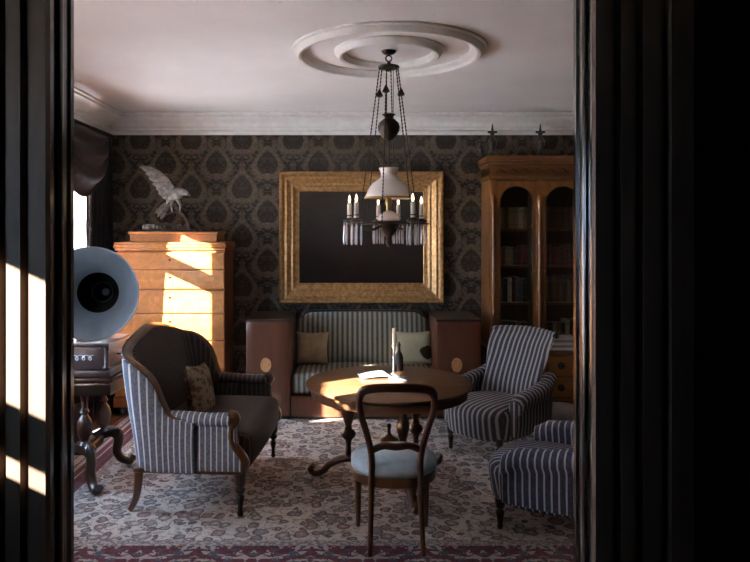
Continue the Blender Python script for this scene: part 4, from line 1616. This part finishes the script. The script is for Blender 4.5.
MB().lathe([(0.0, lz(141)), (0.020, lz(140)), (0.045, lz(137)), (0.070, lz(131)), (0.074, lz(127)), (0.066, lz(123)), (0.040, lz(119.5)), (0.026, lz(118)), (0.034, lz(116)), (0.046, lz(114.5)), (0.030, lz(113.5)), (0.0, lz(113))], (0, 0, 0), 24).build('counterweight', 'dark_bronze', lp)
MB().tube([(0, 0, lz(139)), (0, 0, lz(170))], 0.006, 8).build('stem', 'dark_bronze', lp)
# white shade
mb = MB().lathe([(0.066, lz(168)), (0.058, lz(170)), (0.050, lz(173.5)), (0.052, lz(177.5)), (0.078, lz(180.5)), (0.110, lz(184)), (0.133, lz(189)), (0.147, lz(194)), (0.158, lz(197.5))], (0, 0, 0), 48, caps=False)
mb.build('shade', 'opal_glass', lp, solid=0.005, angle=80)
mb = MB()
torus_ring(mb, [(0.160 + 0.005 * math.cos(a), lz(198) + 0.006 * math.sin(a)) for a in [2 * PI * k / 8 for k in range(8)]], 48)
mb.build('shade_ring', 'brass', lp)
MB().lathe([(0.018, lz(214)), (0.016, lz(206)), (0.024, lz(203)), (0.018, lz(199)), (0.012, lz(190)), (0.0, lz(189))], (0, 0, 0), 20).build('burner', 'brass', lp)
MB().lathe([(0.0, lz(222)), (0.074, lz(220.5)), (0.080, lz(218.5)), (0.070, lz(215.5)), (0.045, lz(213)), (0.020, lz(211)), (0.0, lz(210.5))], (0, 0, 0), 32).build('oil_font', 'opal_glass', lp)
MB().lathe([(0.0, lz(247)), (0.012, lz(246)), (0.022, lz(242)), (0.014, lz(238)), (0.045, lz(232)), (0.065, lz(226)), (0.070, lz(221.5)), (0.0, lz(221))], (0, 0, 0), 24).build('lower_bowl', 'dark_bronze', lp)
mb = MB()
torus_ring(mb, [(RR + 0.004 * math.cos(a), lz(224) + 0.004 * math.sin(a)) for a in [2 * PI * k / 8 for k in range(8)]], 64)
mb.build('candle_ring', 'dark_bronze', lp)
mb = MB()
torus_ring(mb, [(0.205 + 0.005 * math.cos(a), lz(223) + 0.006 * math.sin(a)) for a in [2 * PI * k / 8 for k in range(8)]], 48)
mb.build('inner_hoop', 'dark_bronze', lp)
cand = [math.radians(t) for t in (184, 214, 103, 72, 302, 29)]
for a in cand:
    ca, sa = math.cos(a), math.sin(a)
    MB().tube(spline([(0.06 * ca, 0.06 * sa, lz(226)), (0.13 * ca, 0.13 * sa, lz(230)), (0.21 * ca, 0.21 * sa, lz(227)), (RR * ca, RR * sa, lz(222))], 5), 0.006, 8).build('arm', 'dark_bronze', lp)
    x, y = RR * ca, RR * sa
    MB().lathe([(0.010, lz(224)), (0.040, lz(221.5)), (0.041, lz(220.5)), (0.014, lz(218)), (0.016, lz(215))], (x, y, 0), 16).build('candle_cup', 'dark_bronze', lp)
    cd = MB().lathe([(0.0, lz(219)), (0.0155, lz(219)), (0.0145, lz(204)), (0.010, lz(203)), (0.0, lz(203))], (x, y, 0), 14).build('candle', 'candle_wax', lp)
    MB().lathe([(0.0, lz(203.3)), (0.007, lz(202.2)), (0.009, lz(200)), (0.006, lz(197.5)), (0.0, lz(195))], (x, y, 0), 10).build('flame', 'flame', cd)
cry = MB()
cry.lathe([(0.001, 0.0), (0.0035, -0.006), (0.0015, -0.012), (0.0050, -0.030), (0.0072, -0.105), (0.0045, -0.140), (0.0008, -0.150)], (0, 0, 0), 6)
cr0 = cry.build('crystal_drop', 'crystal', lp, angle=10)
first = True
for a in cand:
    cxx, cyy = RR * math.cos(a), RR * math.sin(a)
    for k in range(6):
        b_ = 2 * PI * k / 6 + a
        loc = (cxx + 0.036 * math.cos(b_), cyy + 0.036 * math.sin(b_), lz(222.3))
        if first:
            cr0.location = loc
            first = False
        else:
            dup(cr0, lp, loc, (0, 0, b_))
